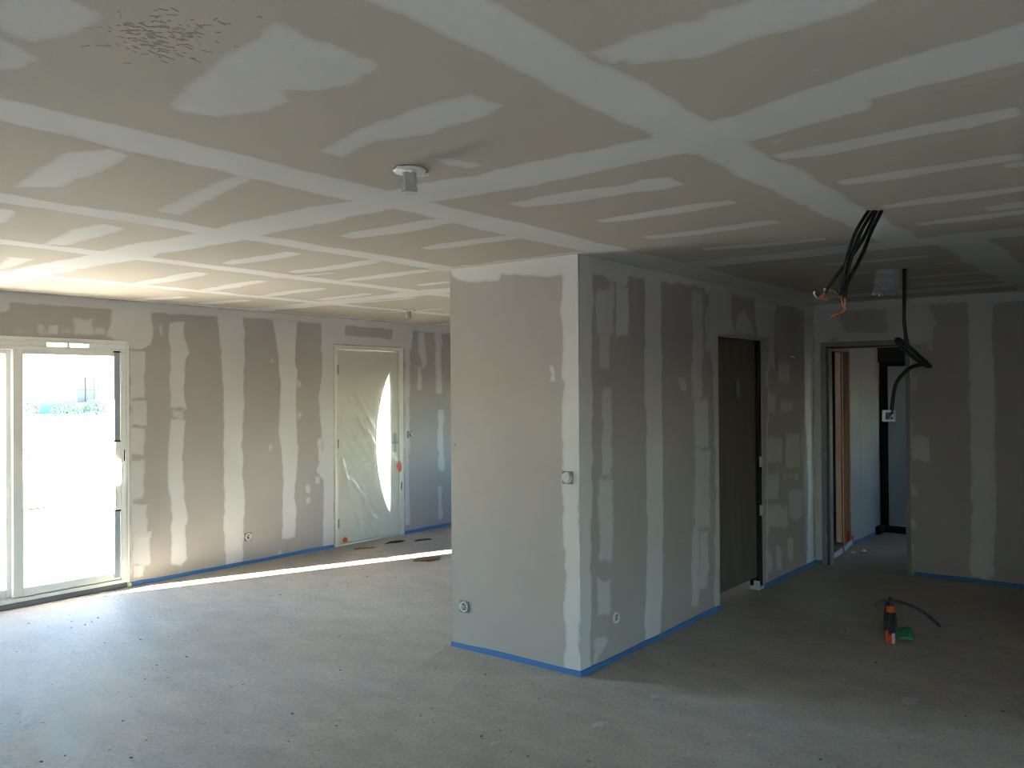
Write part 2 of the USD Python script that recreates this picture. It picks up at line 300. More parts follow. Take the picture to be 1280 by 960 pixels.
def lathe(prof, at=(0, 0, 0), axis=(0, 0, 1), n=24):
    """A profile of (radius, height) pairs turned about an axis."""
    prof = np.asarray(prof, float); a = np.arange(n) * 2 * np.pi / n; V, F = [], []
    for r, h in prof:
        V.append(np.stack([r * np.cos(a), r * np.sin(a), np.full(n, h)], 1))
    V = np.vstack(V)
    for i in range(len(prof) - 1):
        for j in range(n):
            k = (j + 1) % n
            F += [[i * n + j, i * n + k, (i + 1) * n + k], [i * n + j, (i + 1) * n + k, (i + 1) * n + j]]
    z = np.asarray(axis, float); z /= np.linalg.norm(z)
    mm = trimesh.Trimesh(V, F, process=False)
    mm.apply_transform(trimesh.geometry.align_vectors([0, 0, 1], z)); mm.apply_translation(at)
    return mm
def extrude(poly, d):
    polys = getattr(poly, 'geoms', [poly])
    return join([trimesh.creation.extrude_polygon(g, d, engine='earcut') for g in polys if g.area > 1e-6])

# ------------------------------------------------------------------ materials
def board_look(name, board, plaster, grain=1.0):
    """Paper-faced plasterboard; where a mesh carries 'cover', joint compound is dragged over it."""
    return mat(name, {
        'geo': ('geometry', {}),
        'cov': ('attribute', dict(attribute='cover')),
        'n1': ('noise_texture', dict(scale=15.0, detail=7.0, roughness=0.7)),
        'n2': ('noise_texture', dict(scale=2.2, detail=3.0)),
        'n3': ('noise_texture', dict(scale=160.0, detail=2.0)),
        'n1s': ('math', dict(math_type='multiply_add', value2=0.85, value3=-0.425)),
        'add': ('math', dict(math_type='add')),
        'mr': ('map_range', dict(range_type='smoothstep', from_min=0.30, from_max=0.62, to_min=0.0, to_max=1.0, clamp=True)),
        'thin': ('math', dict(math_type='multiply', use_clamp=True)),
        'thk': ('map_range', dict(range_type='linear', from_min=0.3, from_max=1.0, to_min=0.32, to_max=1.0, clamp=True)),
        'b1': ('mix_color', dict(blend_type='mix', a=tuple(0.93 * c for c in board), b=tuple(1.07 * c for c in board))),
        'p1': ('mix_color', dict(blend_type='mix', a=tuple(0.88 * c for c in plaster), b=tuple(1.10 * c for c in plaster))),
        'fine': ('map_range', dict(range_type='linear', from_min=0.3, from_max=0.7, to_min=0.97, to_max=1.03)),
        'mixc': ('mix_color', dict(blend_type='mix')),
        'mul': ('mix_color', dict(blend_type='multiply', fac=1.0)),
        'bump': ('bump', dict(strength=0.12 * grain, distance=0.004)),
        'p': ('principled_bsdf', dict(roughness=0.85, specular_ior_level=0.25)),
    }, [('geo.position', 'n1.vector'), ('geo.position', 'n2.vector'), ('geo.position', 'n3.vector'),
        ('n1.fac', 'n1s.value1'), ('cov.fac', 'add.value1'), ('n1s.value', 'add.value2'), ('add.value', 'mr.value'),
        ('cov.fac', 'thk.value'), ('mr.result', 'thin.value1'), ('thk.result', 'thin.value2'),
        ('n2.fac', 'b1.fac'), ('n2.fac', 'p1.fac'), ('thin.value', 'mixc.fac'), ('b1.result', 'mixc.a'), ('p1.result', 'mixc.b'),
        ('n3.fac', 'fine.value'), ('mixc.result', 'mul.a'), ('fine.result', 'mul.b'), ('mul.result', 'p.base_color'), ('n3.fac', 'bump.height'), ('bump.normal', 'p.normal')])
BOARD = (0.400, 0.362, 0.330)
PLASTER = (0.615, 0.595, 0.575)
M_wall = board_look('plasterboard', BOARD, PLASTER)
M_ceil = board_look('ceiling_plasterboard', (0.465, 0.410, 0.340), PLASTER)
M_core = plain('wall_core', (0.42, 0.40, 0.37), 0.9)
M_render = plain('render_coat', (0.62, 0.58, 0.50), 0.9)

def concrete():
    return mat('concrete', {
        'geo': ('geometry', {}),
        'map': ('mapping', dict(scale=(1.0, 0.55, 1.0))),
        'a': ('noise_texture', dict(scale=0.55, detail=4.0)), 'b': ('noise_texture', dict(scale=5.0, detail=8.0, roughness=0.7)),
        'c': ('noise_texture', dict(scale=42.0, detail=4.0, roughness=0.6)), 'v': ('noise_texture', dict(scale=13.0, detail=2.0)), 'w': ('noise_texture', dict(scale=30.0, detail=1.0)),
        'ra': ('rgb_ramp', dict(ramp=[(0.28, (0.385, 0.310, 0.235)), (0.5, (0.445, 0.385, 0.315)), (0.72, (0.490, 0.448, 0.385))])),
        'rb': ('map_range', dict(range_type='linear', from_min=0.3, from_max=0.7, to_min=0.80, to_max=1.18)),
        'rc': ('map_range', dict(range_type='linear', from_min=0.3, from_max=0.7, to_min=0.85, to_max=1.14)),
        'm1': ('mix_color', dict(blend_type='multiply', fac=1.0, use_clamp=False)), 'm2': ('mix_color', dict(blend_type='multiply', fac=1.0, use_clamp=False)),
        'sv': ('map_range', dict(range_type='smoothstep', from_min=0.72, from_max=0.78, to_min=0.0, to_max=0.6, clamp=True)),
        'sw': ('map_range', dict(range_type='smoothstep', from_min=0.73, from_max=0.79, to_min=0.0, to_max=0.75, clamp=True)),
        'm3': ('mix_color', dict(blend_type='mix', b=(0.42, 0.41, 0.38))), 'm4': ('mix_color', dict(blend_type='mix', b=(0.07, 0.055, 0.04))),
        'bump': ('bump', dict(strength=0.45, distance=0.006)),
        'rr': ('map_range', dict(range_type='linear', from_min=0.3, from_max=0.7, to_min=0.52, to_max=0.78)),
        'p': ('principled_bsdf', dict(specular_ior_level=0.32)),
    }, [('geo.position', 'map.vector'), ('map.vector', 'a.vector'), ('map.vector', 'b.vector'), ('geo.position', 'c.vector'), ('map.vector', 'v.vector'), ('geo.position', 'w.vector'),
        ('a.fac', 'ra.fac'), ('b.fac', 'rb.value'), ('c.fac', 'rc.value'), ('ra.color', 'm1.a'), ('rb.result', 'm1.b'), ('m1.result', 'm2.a'), ('rc.result', 'm2.b'),
        ('v.fac', 'sv.value'), ('w.fac', 'sw.value'), ('m2.result', 'm3.a'), ('sv.result', 'm3.fac'), ('m3.result', 'm4.a'), ('sw.result', 'm4.fac'), ('m4.result', 'p.base_color'),
        ('b.fac', 'rr.value'), ('rr.result', 'p.roughness'), ('c.fac', 'bump.height'), ('bump.normal', 'p.normal')])
M_conc = concrete()
M_pvc = plain('white_pvc', (0.76, 0.75, 0.71), 0.35)
M_pvcgrey = plain('grey_pvc', (0.30, 0.33, 0.37), 0.45)
M_rubber = plain('black_rubber', (0.012, 0.012, 0.012), 0.6)
M_black = plain('black_sheath', (0.012, 0.012, 0.013), 0.42)
M_blue = plain('blue_strip', (0.055, 0.17, 0.40), 0.7)
M_steel = plain('galvanised_steel', (0.32, 0.33, 0.33), 0.45, metal=0.6)
M_alu = plain('aluminium_foil', (0.70, 0.72, 0.74), 0.30, metal=0.6)
M_white = plain('white_plastic', (0.72, 0.72, 0.70), 0.4)
M_grey = plain('grey_plastic', (0.22, 0.22, 0.22), 0.5)
M_copper = plain('orange_wire', (0.55, 0.16, 0.05), 0.45)
M_orange = plain('orange_tape', (0.62, 0.10, 0.015), 0.55)
M_red = plain('red_tape', (0.50, 0.03, 0.02), 0.5)
M_green = plain('green_sheath', (0.03, 0.22, 0.12), 0.5)
M_pane = mat('window_pane', {
    'f': ('layer_weight', dict(blend=0.05)), 't': ('transparent_bsdf', dict(color=(0.95, 0.97, 0.96))), 'g': ('glossy_bsdf', dict(color=(1, 1, 1), roughness=0.02)), 'm': ('mix_closure', {})},
    [('f.facing', 'm.fac'), ('t.BSDF', 'm.closure1'), ('g.BSDF', 'm.closure2')], surface='m.closure')

# ------------------------------------------------------------------ wall building
H = 2.5
YL, YR, XB, XN, XF = 4.445, -4.3, 4.088, -6.6, 7.2      # window wall, right wall, back wall, near end wall, far end wall
PL = {   # plane: origin, in-plane axes a and b, normal into the room
    'ceiling': ((0, 0, H), (1, 0, 0), (0, 1, 0), (0, 0, -1)),
    'left': ((0, YL, 0), (1, 0, 0), (0, 0, 1), (0, -1, 0)),
    'partition_left': ((0, 0, 0), (0, 1, 0), (0, 0, 1), (-1, 0, 0)),
    'partition_right': ((0, 0, 0), (1, 0, 0), (0, 0, 1), (0, -1, 0)),
    'back': ((XB, 0, 0), (0, 1, 0), (0, 0, 1), (-1, 0, 0)),
    'near': ((XN, 0, 0), (0, 1, 0), (0, 0, 1), (1, 0, 0)),
    'right': ((0, YR, 0), (1, 0, 0), (0, 0, 1), (0, 1, 0)),
    'far': ((XF, 0, 0), (0, 1, 0), (0, 0, 1), (-1, 0, 0)),
    'partition_rear': ((0, 1.022, 0), (1, 0, 0), (0, 0, 1), (0, 1, 0)),
}
LIMIT = {'ceiling': (XN, XF, YR, YL), 'left': (XN, XF, .0, H), 'partition_left': (0, 1.022, .0, H), 'partition_right': (0, XF, .0, H), 'back': (YR, 0, .0, H)}
def onto(plane, ab, d):
    o, a, b, n = (np.array(k, float) for k in PL[plane])
    ab = np.asarray(ab, float)
    return o + ab[..., :1] * a + ab[..., 1:2] * b + np.asarray(d, float)[..., None] * n
def flat(plane, mesh):
    """A mesh made in (a, b, depth) put onto the plane."""
    v = onto(plane, mesh.vertices[:, :2], mesh.vertices[:, 2])
    o, a, b, n = (np.array(k, float) for k in PL[plane])
    f = mesh.faces if np.linalg.det(np.stack([a, b, n])) > 0 else mesh.faces[:, ::-1]
    return trimesh.Trimesh(v, f, process=False)

def sdf(pts, poly):
    """Signed distance to a polygon, positive inside."""
    q = np.asarray(poly, float); e = np.roll(q, -1, 0) - q
    d = np.full(len(pts), 1e9); inside = np.zeros(len(pts), bool)
    for (p0, ee), p1 in zip(zip(q, e), np.roll(q, -1, 0)):
        w = pts - p0; t = np.clip((w @ ee) / (ee @ ee + 1e-12), 0, 1)
        d = np.minimum(d, np.linalg.norm(w - t[:, None] * ee, axis=1))
        c = (p0[1] > pts[:, 1]) != (p1[1] > pts[:, 1])
        x = p0[0] + (pts[:, 1] - p0[1]) * ee[0] / (ee[1] if abs(ee[1]) > 1e-12 else 1e-12)
        inside ^= c & (pts[:, 0] < x)
    return np.where(inside, d, -d)

SEED = [0]
COATS = {}
def compound(plane, parent, poly, amt=1.0, width=0.0, cell=0.016, rough=0.018, soft=0.012, hole=None, material=None):
    """A patch or band of joint compound: a thin skim whose ragged edge feathers out over the board."""
    SEED[0] += 1; sd_ = SEED[0]
    if width:
        (ax, ay), (bx_, by) = poly; L = math.hypot(bx_ - ax, by - ay); tx, ty = (bx_ - ax) / L, (by - ay) / L; h = width / 2
        n = max(3, int(L / 0.12)); rr = np.random.default_rng(sd_)
        ts = np.linspace(0, 1, n); w1 = h * (0.88 + 0.24 * rr.random(n)); w2 = h * (0.88 + 0.24 * rr.random(n))
        w1[0] *= .6; w2[0] *= .7; w1[-1] *= .6; w2[-1] *= .8
        off = 0.008 * np.sin(ts * 7 + sd_)
        c = np.stack([ax + (bx_ - ax) * ts, ay + (by - ay) * ts], 1)
        nn = np.array([-ty, tx])
        poly = np.vstack([c + nn * (w1 + off)[:, None], (c - nn * (w2 - off)[:, None])[::-1]])
    poly = np.asarray(poly, float)
    pad = 0.035
    lo, hi = poly.min(0) - pad, poly.max(0) + pad
    na, nb = (np.maximum(2, np.ceil((hi - lo) / cell))).astype(int)
    A, B = np.meshgrid(np.linspace(lo[0], hi[0], na + 1), np.linspace(lo[1], hi[1], nb + 1), indexing='ij')
    ca0, ca1, cb0, cb1 = LIMIT[plane]
    A, B = np.clip(A, ca0, ca1), np.clip(B, cb0, cb1)
    P = np.stack([A.ravel(), B.ravel()], 1)
    d = sdf(P, poly)
    Q = np.column_stack([P * 11.0, np.full(len(P), sd_ * 3.7)])
    d = d + rough * 2.4 * (meshkit.fbm(Q, 4, sd_) - 0.5)
    cov = np.clip(0.5 + d / (2 * soft), 0, 1)
    below, lift = np.zeros(len(P)), np.zeros(len(P))       # what earlier coats have left here, and how high they stand
    for (l2, h2, p2, s2, r2, so2, a2, t2) in COATS.setdefault(plane, []):
        if (l2 < hi).all() and (lo < h2).all():
            near = ((P > l2) & (P < h2)).all(1)
            if near.any():
                d2 = sdf(P[near], p2) + r2 * 2.4 * (meshkit.fbm(np.column_stack([P[near] * 11.0, np.full(near.sum(), s2 * 3.7)]), 4, s2) - 0.5)
                c2 = np.clip(0.5 + d2 / (2 * so2), 0, 1)
                below[near] = np.maximum(below[near], c2 * (0.45 + 0.55 * a2))
                lift[near] = np.maximum(lift[near], np.where(d2 > -so2 - .02, t2, 0.0))
    COATS[plane].append((lo, hi, poly, sd_, rough, soft, amt, float(lift.max()) + .0009))
    keep = cov > 0.0
    a0, b0 = np.meshgrid(np.arange(na), np.arange(nb), indexing='ij')
    i = (a0 * (nb + 1) + b0).ravel(); q = np.stack([i, i + nb + 1, i + nb + 2, i + 1], 1)
    ok = keep[q].any(1)
    ok &= (np.ptp(P[q, 0], axis=1) > 1e-6) & (np.ptp(P[q, 1], axis=1) > 1e-6)
    if hole is not None:
        for (x0, x1, z0, z1) in hole:
            cx, cz = P[q].mean(1).T
            ok &= ~((cx > x0) & (cx < x1) & (cz > z0) & (cz < z1))
    if not ok.any(): return
    q = q[ok]; ids, inv = np.unique(q, return_inverse=True); q = inv.reshape(q.shape)
    thick = 0.0003 + lift[ids] + 0.0005 * cov[ids] * amt      # later coats lie over earlier ones
    f = np.vstack([q[:, [0, 1, 2]], q[:, [0, 2, 3]]])
    v = np.column_stack([P[ids], thick])
    mm = flat(plane, trimesh.Trimesh(v, f, process=False))
    val = np.maximum(cov[ids] * (0.45 + 0.55 * amt), below[ids])
    return part('joint_compound', mm, material or (M_ceil if plane == 'ceiling' else M_wall), parent, smooth=True, cover=val)

def boards(plane, parent, rect, cuts_a, cuts_b=(), holes=(), material=None, thick=0.0125):
    """Plasterboards of a wall or ceiling: one slab per board, joints and openings left out; faces lie in the plane."""
    x0, x1, z0, z1 = rect
    aa = [x0, *[c for c in sorted(cuts_a) if x0 + .05 < c < x1 - .05], x1]; bb = [z0, *[c for c in sorted(cuts_b) if z0 + .05 < c < z1 - .05], z1]
    for i in range(len(aa) - 1):
        for j in range(len(bb) - 1):
            g = 0.0012
            p = sbox(aa[i] + g, bb[j] + g, aa[i + 1] - g, bb[j + 1] - g)
            for (hx0, hx1, hz0, hz1) in holes: p = p.difference(sbox(hx0, hz0, hx1, hz1))
            for q in getattr(p, 'geoms', [p]):
                if q.area < 1e-4: continue
                e = extrude(q, thick); e.vertices[:, 2] -= thick
                part('plasterboard', flat(plane, e), material or M_wall, parent)
def core(plane, rect, holes, d0, d1, parent, material=None, name='wall_core'):
    """The body of a wall between depths d0 and d1 behind its face, with openings."""
    p = sbox(rect[0], rect[2], rect[1], rect[3])
    for (hx0, hx1, hz0, hz1) in holes: p = p.difference(sbox(hx0, hz0, hx1, hz1))
    e = extrude(p, d1 - d0); e.vertices[:, 2] += -d1
    return part(name, flat(plane, e), material or M_core, parent)

# ------------------------------------------------------------------ openings
SLIDE = (-2.22, -0.42, 0.0, 2.12)       # sliding window in the window wall (x0, x1, z0, z1)
FRONT = (1.905, 2.955, 0.0, 2.20)       # front door in the same wall
LEFTMORE = (-5.30, -4.55, 0.0, 2.12)      # another glazed opening further along, out of the picture
POCKET = (1.93, 2.80, 0.0, 2.105)        # pocket door in the corridor wall
HALL = (-0.835, -0.125, 0.0, 2.085)        # doorway in the back wall (y)
SIDE = (4.30, 5.25, 0.0, 2.10)          # doorway off the hall
RIGHTW = (-5.9, -3.5, 0.0, 2.12)         # small window behind the camera on the right
HALLW = (5.2, 6.3, 0.9, 2.1)
FARW = (1.6, 3.4, 0.9, 2.1)
REARGAP = (2.0, 3.7, 0.0, 2.1)

# ------------------------------------------------------------------ floor
fl = thing('floor', 'bare grey concrete floor slab with dusty stains and plaster specks', kind='structure')
slab = trimesh.creation.box([XF - XN + .6, YL - YR + .6, 0.15]); slab.apply_translation([(XF + XN) / 2, (YL + YR) / 2, -0.075])
part('concrete_slab', slab, M_conc, fl)
def blob(x, y, r, h, seed, n=18, squash=0.6):
    rr = np.random.default_rng(seed); a = np.arange(n) * 2 * np.pi / n
    rad = r * (0.7 + 0.5 * rr.random(n)); V = [(x, y, h)]
    for k, (f, z) in enumerate(((0.6, h * 0.8), (1.0, 0.0004))):
        V += [(x + f * rad[i] * math.cos(a[i]), y + squash * f * rad[i] * math.sin(a[i]), z) for i in range(n)]
    F = [[0, 1 + i, 1 + (i + 1) % n] for i in range(n)]
    for i in range(n):
        j = (i + 1) % n; F += [[1 + i, 1 + n + i, 1 + n + j], [1 + i, 1 + n + j, 1 + j]]
    return trimesh.Trimesh(V, F, process=False)
M_splat = plain('dried_plaster', (0.50, 0.49, 0.46), 0.9)
for k, (x, y, r) in enumerate([(0.736, -1.638, .075), (1.482, -.842, .035), (-.022, -.51, .045), (-.545, -.475, .05), (2.35, .02, .03), (-.9, .6, .02), (-1.4, .9, .018), (.05, -1.05, .03), (-.3, -.95, .025), (3.6, -.35, .04), (-1.05, -.2, .03), (-1.75, 1.75, .03), (-1.1, 1.9, .025), (-.6, -1.0, .03), (5.0, -.22, .035)]):
    part('plaster_splatter', blob(x, y, r, .004, 50 + k), M_splat, fl, smooth=True)
gr = np.random.default_rng(5); bits = []
for k in range(1100):
    x, y = gr.uniform(-3.2, 5), gr.uniform(-2.6, 4.3)
    if 0 < x < 4.1 and 0 < y < 1.02: continue
    s = .002 + .007 * gr.random() ** 3
    b = trimesh.creation.box([s * gr.uniform(.6, 2.0), s, s * .5]); b.apply_transform(trimesh.transformations.rotation_matrix(gr.uniform(0, 6.3), [0, 0, 1])); b.apply_translation([x, y, s * .25]); bits.append(b)
M_grit = plain('grit', (0.17, 0.14, 0.11), 0.9)
part('grit', bits, M_grit, fl, label='dark grit and crumbs scattered on the slab', kind='stuff')

# ------------------------------------------------------------------ ceiling
ce = thing('ceiling', 'plasterboard ceiling with pale jointed bands and filled screw lines', kind='structure')
BAND_X = [(-4.3, .26), (-1.70, .27), (0.88, .29), (3.5, .26), (6.1, .26)]
BAND_Y = [(-4.05, .2), (-2.85, .2), (-1.61, .20), (-0.19, .24), (1.0, .18), (2.1, .17), (3.36, .16)]
roof = trimesh.creation.box([XF - XN + .9, YL - YR + .9, 0.25]); roof.apply_translation([(XF + XN) / 2, (YL + YR) / 2, H + .0125 + .125])
part('ceiling_core', roof, M_core, ce)
boards('ceiling', ce, (XN, XF, YR, YL), [b for b, _ in BAND_X], [b for b, _ in BAND_Y], material=M_ceil)
def wavy(line, width, axis, lo, hi, seed, jog=0.02):
    """A long band: its two edges wander a little."""
    rr = np.random.default_rng(seed); n = max(3, int((hi - lo) / 0.22)); t = np.linspace(lo, hi, n)
    e1 = line + width / 2 + jog * (rr.random(n) - .5); e2 = line - width / 2 + jog * (rr.random(n) - .5)
    up_, dn = np.stack([t, e1], 1), np.stack([t, e2], 1)[::-1]
    p = np.vstack([up_, dn])
    return p if axis == 'x' else p[:, ::-1]
for k, (x, w) in enumerate(BAND_X):
    compound('ceiling', ce, wavy(x, w, 'y', YR if x != -1.70 else -1.7, YL, 300 + k, .05), rough=.022, cell=.02, soft=.02)
for k, (y, w) in enumerate(BAND_Y):
    if y == -1.61:
        compound('ceiling', ce, wavy(y, w, 'x', XN, 0.95, 330, .035), rough=.016, cell=.02, soft=.018)
        compound('ceiling', ce, wavy(-1.86, .26, 'x', 0.85, XB, 331, .05), rough=.016, cell=.02, soft=.018)
    else:
        a, b = (XN, XF)
        compound('ceiling', ce, wavy(y, w, 'x', a, b, 320 + k, .035), rough=.016, cell=.02, soft=.018)
compound('ceiling', ce, [(-1.85, -1.5), (-1.86, -1.8), (-1.97, -2.1), (-2.06, -2.5), (-2.3, -3.1), (-2.5, YR), (-2.2, YR), (-2.0, -3.1), (-1.80, -2.53), (-1.76, -2.14), (-1.66, -2.12), (-1.60, -1.8), (-1.56, -1.5)], rough=.02, soft=.016)
# the skim where ceiling meets wall
for poly in ([(XN, YL - .10), (XF, YL - .12), (XF, YL), (XN, YL)], [(XB - .13, YR), (XB, YR), (XB, 0), (XB - .12, 0)], [(-.10, -.08), (4.1, -.16), (4.1, 0), (0, 0), (0, 1.1), (-.08, 1.1)]):
    compound('ceiling', ce, poly, amt=.85, rough=.03, cell=.02, soft=.03)
for w, amt, pts in PATCHES['ceiling']:
    compound('ceiling', ce, pts, amt, width=w, cell=.016, rough=.018, soft=.016 if w else .024)
# scraped paper: short torn strokes
M_torn = plain('torn_board_paper', (0.33, 0.28, 0.205), 0.95)
rs = np.random.default_rng(11); strokes = []
for k in range(150):
    t = rs.random(); x = -3.20 + .05 * rs.normal(); y = -1.02 + .09 * rs.normal()
    a = rs.uniform(-1.2, .3) + (1.2 if rs.random() < .25 else 0); L = rs.uniform(.006, .026); w = rs.uniform(.0015, .004)
    b = bx(-L / 2, L / 2, -w / 2, w / 2, 0, .0008); b.apply_transform(trimesh.transformations.rotation_matrix(a, [0, 0, 1])); b.apply_translation([x, y, 0]); strokes.append(b)
part('torn_paper', flat('ceiling', join(strokes)), M_torn, ce, label='patch of short brown scraped marks in the ceiling paper', kind='stuff')

# ------------------------------------------------------------------ walls
def wall(name, plane, rect, cuts, holes, label, d1=0.3, patches=None, patch_holes=()):
    w = thing(name, label, kind='structure')
    e_ = .36 if d1 > .3 else 0.0               # outer walls close the corners
    core(plane, (rect[0] - e_, rect[1] + e_, 0, H + (.0124 if e_ else 0)), holes, .0126, d1, w)
    boards(plane, w, rect, cuts, (), holes)
    for wd, amt, pts in (PATCHES.get(patches, []) if patches else []):
        compound(plane, w, pts, amt, width=wd, hole=patch_holes, rough=.02 if amt > .65 else .03, soft=.014 if amt > .65 else .03)
    return w
WL = wall('wall_left', 'left', (XN, XF, 0, H), [-3.4, -2.0, .06, .63, 1.27, 1.85, 3.0, 3.57, 4.8, 6.0], [SLIDE, FRONT, LEFTMORE], 'long plasterboard wall with the sliding window and the white front door', .36, 'left', [SLIDE, FRONT])
compound('left', WL, [(XN, 2.40), (-1.2, 2.41), (-.2, 2.405), (1.0, 2.42), (2.2, 2.41), (4.2, 2.40), (XF, 2.4), (XF, 2.5), (XN, 2.5)], .8, rough=.012, soft=.012, cell=.02)
WB = wall('wall_back', 'back', (YR, 0.0, 0, H), [-3.0, -1.44], [HALL], 'dim plasterboard back wall with the hall doorway and one wide pale joint', .085, 'back', [HALL])
# corridor walls: two faced sides each
WPL = wall('wall_partition_left', 'partition_left', (0, 1.022, 0, H), [.09], [], 'narrow end face of the projecting corner, beige board with pale joint at its edge', .07, 'partition_left')
WPR = wall('wall_partition_right', 'partition_right', (0.0127, XF, 0, H), [.06, .89, 1.61, 3.93, 5.6], [POCKET, SIDE], 'long side of the projecting corner, bluish grey board with pocket door opening', .085, 'partition_right', [POCKET])
WPB = wall('wall_partition_rear', 'partition_rear', (0.0127, XF, 0, H), [1.2, 2.4, 3.9], [REARGAP], 'hidden rear side of the projecting corner block', .07)
wall('wall_near', 'near', (YR, YL, 0, H), [-3, -1.8, 0, 2.2, 3.4], [], 'plain end wall behind the viewer', .36)
wall('wall_right', 'right', (XN, XF, 0, H), [-3.0, -1.5, 0, 2, 4.1, 6.6], [RIGHTW, HALLW], 'right hand outer wall with small windows', .36)
wall('wall_far', 'far', (YR, YL, 0, H), [-3, -1, 1, 2.2, 3.4], [FARW], 'far outer wall hidden behind the projecting corner', .36)

# blue edge strip along the foot of the walls
def strip_along(name, label, segs, h=.032, t=.007, bumps=True):
    w = thing(name, label, kind='structure')
    for k, (x0, y0, x1, y1, nx, ny) in enumerate(segs):
        L = math.hypot(x1 - x0, y1 - y0); n = max(2, int(L / .12)); rr = np.random.default_rng(len(name) * 7 + k)
        t_ = np.linspace(0, 1, n); hh = h * (0.9 + .25 * rr.random(n)); V, F = [], []
        for i in range(n):
            px, py = x0 + (x1 - x0) * t_[i], y0 + (y1 - y0) * t_[i]; q = t * (0.9 + .3 * rr.random())
            for (d, z) in ((.0022, hh[i]), (q, hh[i] - .003), (q + .003, .001), (.0022, .001)): V.append((px + nx * d, py + ny * d, z))
        for i in range(n - 1):
            for j in range(4):
                a, b = i * 4 + j, i * 4 + (j + 1) % 4; F += [[a, b, b + 4], [a, b + 4, a + 4]]
        F += [[0, 3, 2], [0, 2, 1], [4 * n - 4, 4 * n - 3, 4 * n - 2], [4 * n - 4, 4 * n - 2, 4 * n - 1]]
        mm = trimesh.Trimesh(V, F, process=False); mm.fix_normals()
        part('edge_strip', mm, M_blue, w)
    return w
strip_along('baseboard_left', 'thin blue edge strip along the foot of the window wall', [(-.40, YL, 1.89, YL, 0, -1), (2.97, YL, XF, YL, 0, -1)], .034)
strip_along('baseboard_partition_left', 'bright blue edge strip under the end face of the projecting corner', [(0, 1.022, 0, -.009, -1, 0)])
strip_along('baseboard_partition_right', 'blue edge strip along the long side of the projecting corner, broken by the pocket door', [(-.009, 0, 1.925, 0, 0, -1), (2.815, 0, XB - .012, 0, 0, -1)])
strip_along('baseboard_back', 'dark blue edge strip along the dim back wall', [(XB, -.003, XB, -.07, -1, 0), (XB, -.895, XB, YR, -1, 0)])
strip_along('baseboard_hall', 'blue edge strip along the wall inside the hall', [(5.34, 0, 6.12, 0, 0, -1)])

# ------------------------------------------------------------------ windows and doors
M_matt = plain('matt_white_frame', (.68, .67, .64), .9, spec=.1)
def window(n, plane, o, label, leaves=2, d=-.05, slots=False, sill=True):
    """A plain white framed window set in an opening: frame, sashes, panes."""
    x0, x1, z0, z1 = o
    w = thing(f'window_{n}', label, kind='structure'); e = .06
    fr = [(x0 + .002, x0 + e, z0, z1 - .002), (x1 - e, x1 - .002, z0, z1 - .002), (x0 + e, x1 - e, z1 - e, z1 - .002), (x0 + e, x1 - e, z0, z0 + e)]
    part('window_frame', [flat(plane, bx(a, b, c, dd, d - .06, d)) for a, b, c, dd in fr], M_matt, w)
    W_ = (x1 - x0 - 2 * e) / leaves
    for k in range(leaves):
        a = x0 + e + k * W_; b = a + W_; c, dd = z0 + e, z1 - e; g = .065
        s = part('sash', [flat(plane, bx(p, q, r, t, d - .05, d - .005)) for p, q, r, t in [(a + .002, a + g, c, dd), (b - g, b - .002, c, dd), (a + g, b - g, dd - g, dd), (a + g, b - g, c, c + g)]], M_matt, w)
        part('pane', flat(plane, bx(a + g - .008, b - g + .008, c + g - .008, dd - g + .008, d - .03, d - .024)), M_pane, s)
    return w
window(2, 'left', LEFTMORE, 'glazed double door further along the window wall', 2, -.03)
window(3, 'right', RIGHTW, 'small window in the right hand wall behind the viewer', 2)
window(4, 'right', HALLW, 'small window in the room off the hall', 2)
window(5, 'far', FARW, 'window at the far end of the living room', 2)

# the sliding window seen in the picture; local work in (x, z, depth) with positive depth into the room
w1 = thing('window_1', 'white sliding glazed door on the left, blown out by daylight, with black frame gaps', kind='structure')
x0, x1, z0, z1 = SLIDE
LW = lambda a, b, c, d, e, f, bev=.003: flat('left', bx(a, b, c, d, e, f, bev))
head = [LW(x0, x1, 2.105, 2.12, -.085, .006), LW(x0, x1, 2.04, 2.073, -.085, .006)]
slots_ = [(-1.085, -.925), (-.905, -.745)]
xs = [x0, -1.085, -.925, -.905, -.745, x1]
for a, b in ((x0, -1.085), (-.925, -.905), (-.745, x1)): head.append(LW(a, b, 2.073, 2.105, -.085, .006))
part('frame_head', head, M_pvc, w1, label='white head of the sliding door with two lit vent slots')
for a, b in slots_: part('vent_grille', [LW(a - .014, b + .014, c, c + .007, .006, .012) for c in (2.066, 2.105)] + [LW(a - .014, a - .004, 2.066, 2.112, .006, .012), LW(b + .004, b + .014, 2.066, 2.112, .006, .012)], M_pvc, w1)
part('frame_jamb', LW(x1 - .05, x1, 0.045, 2.04, -.085, .006), M_pvc, w1)
part('frame_jamb', LW(x0, x0 + .05, 0.045, 2.04, -.085, .006), M_pvc, w1)
part('frame_sill', [LW(x0, x1, .045, .075, -.085, .010), LW(x0 + .05, x1 - .05, .075, .090, -.03, -.022), LW(x0 + .05, x1 - .05, .075, .090, -.062, -.055)], M_pvc, w1)
part('threshold', LW(x0 - .02, x1 + .015, .001, .045, -.085, .004), plain('threshold_grey', (.16, .17, .19), .7), w1, label='dark grey strip under the sliding door')
part('trim_cover', [LW(x1, x1 + .022, .0, 2.145, -.01, .010), LW(x0 - .03, x1 + .022, 2.12, 2.145, -.01, .010)], M_pvc, w1)
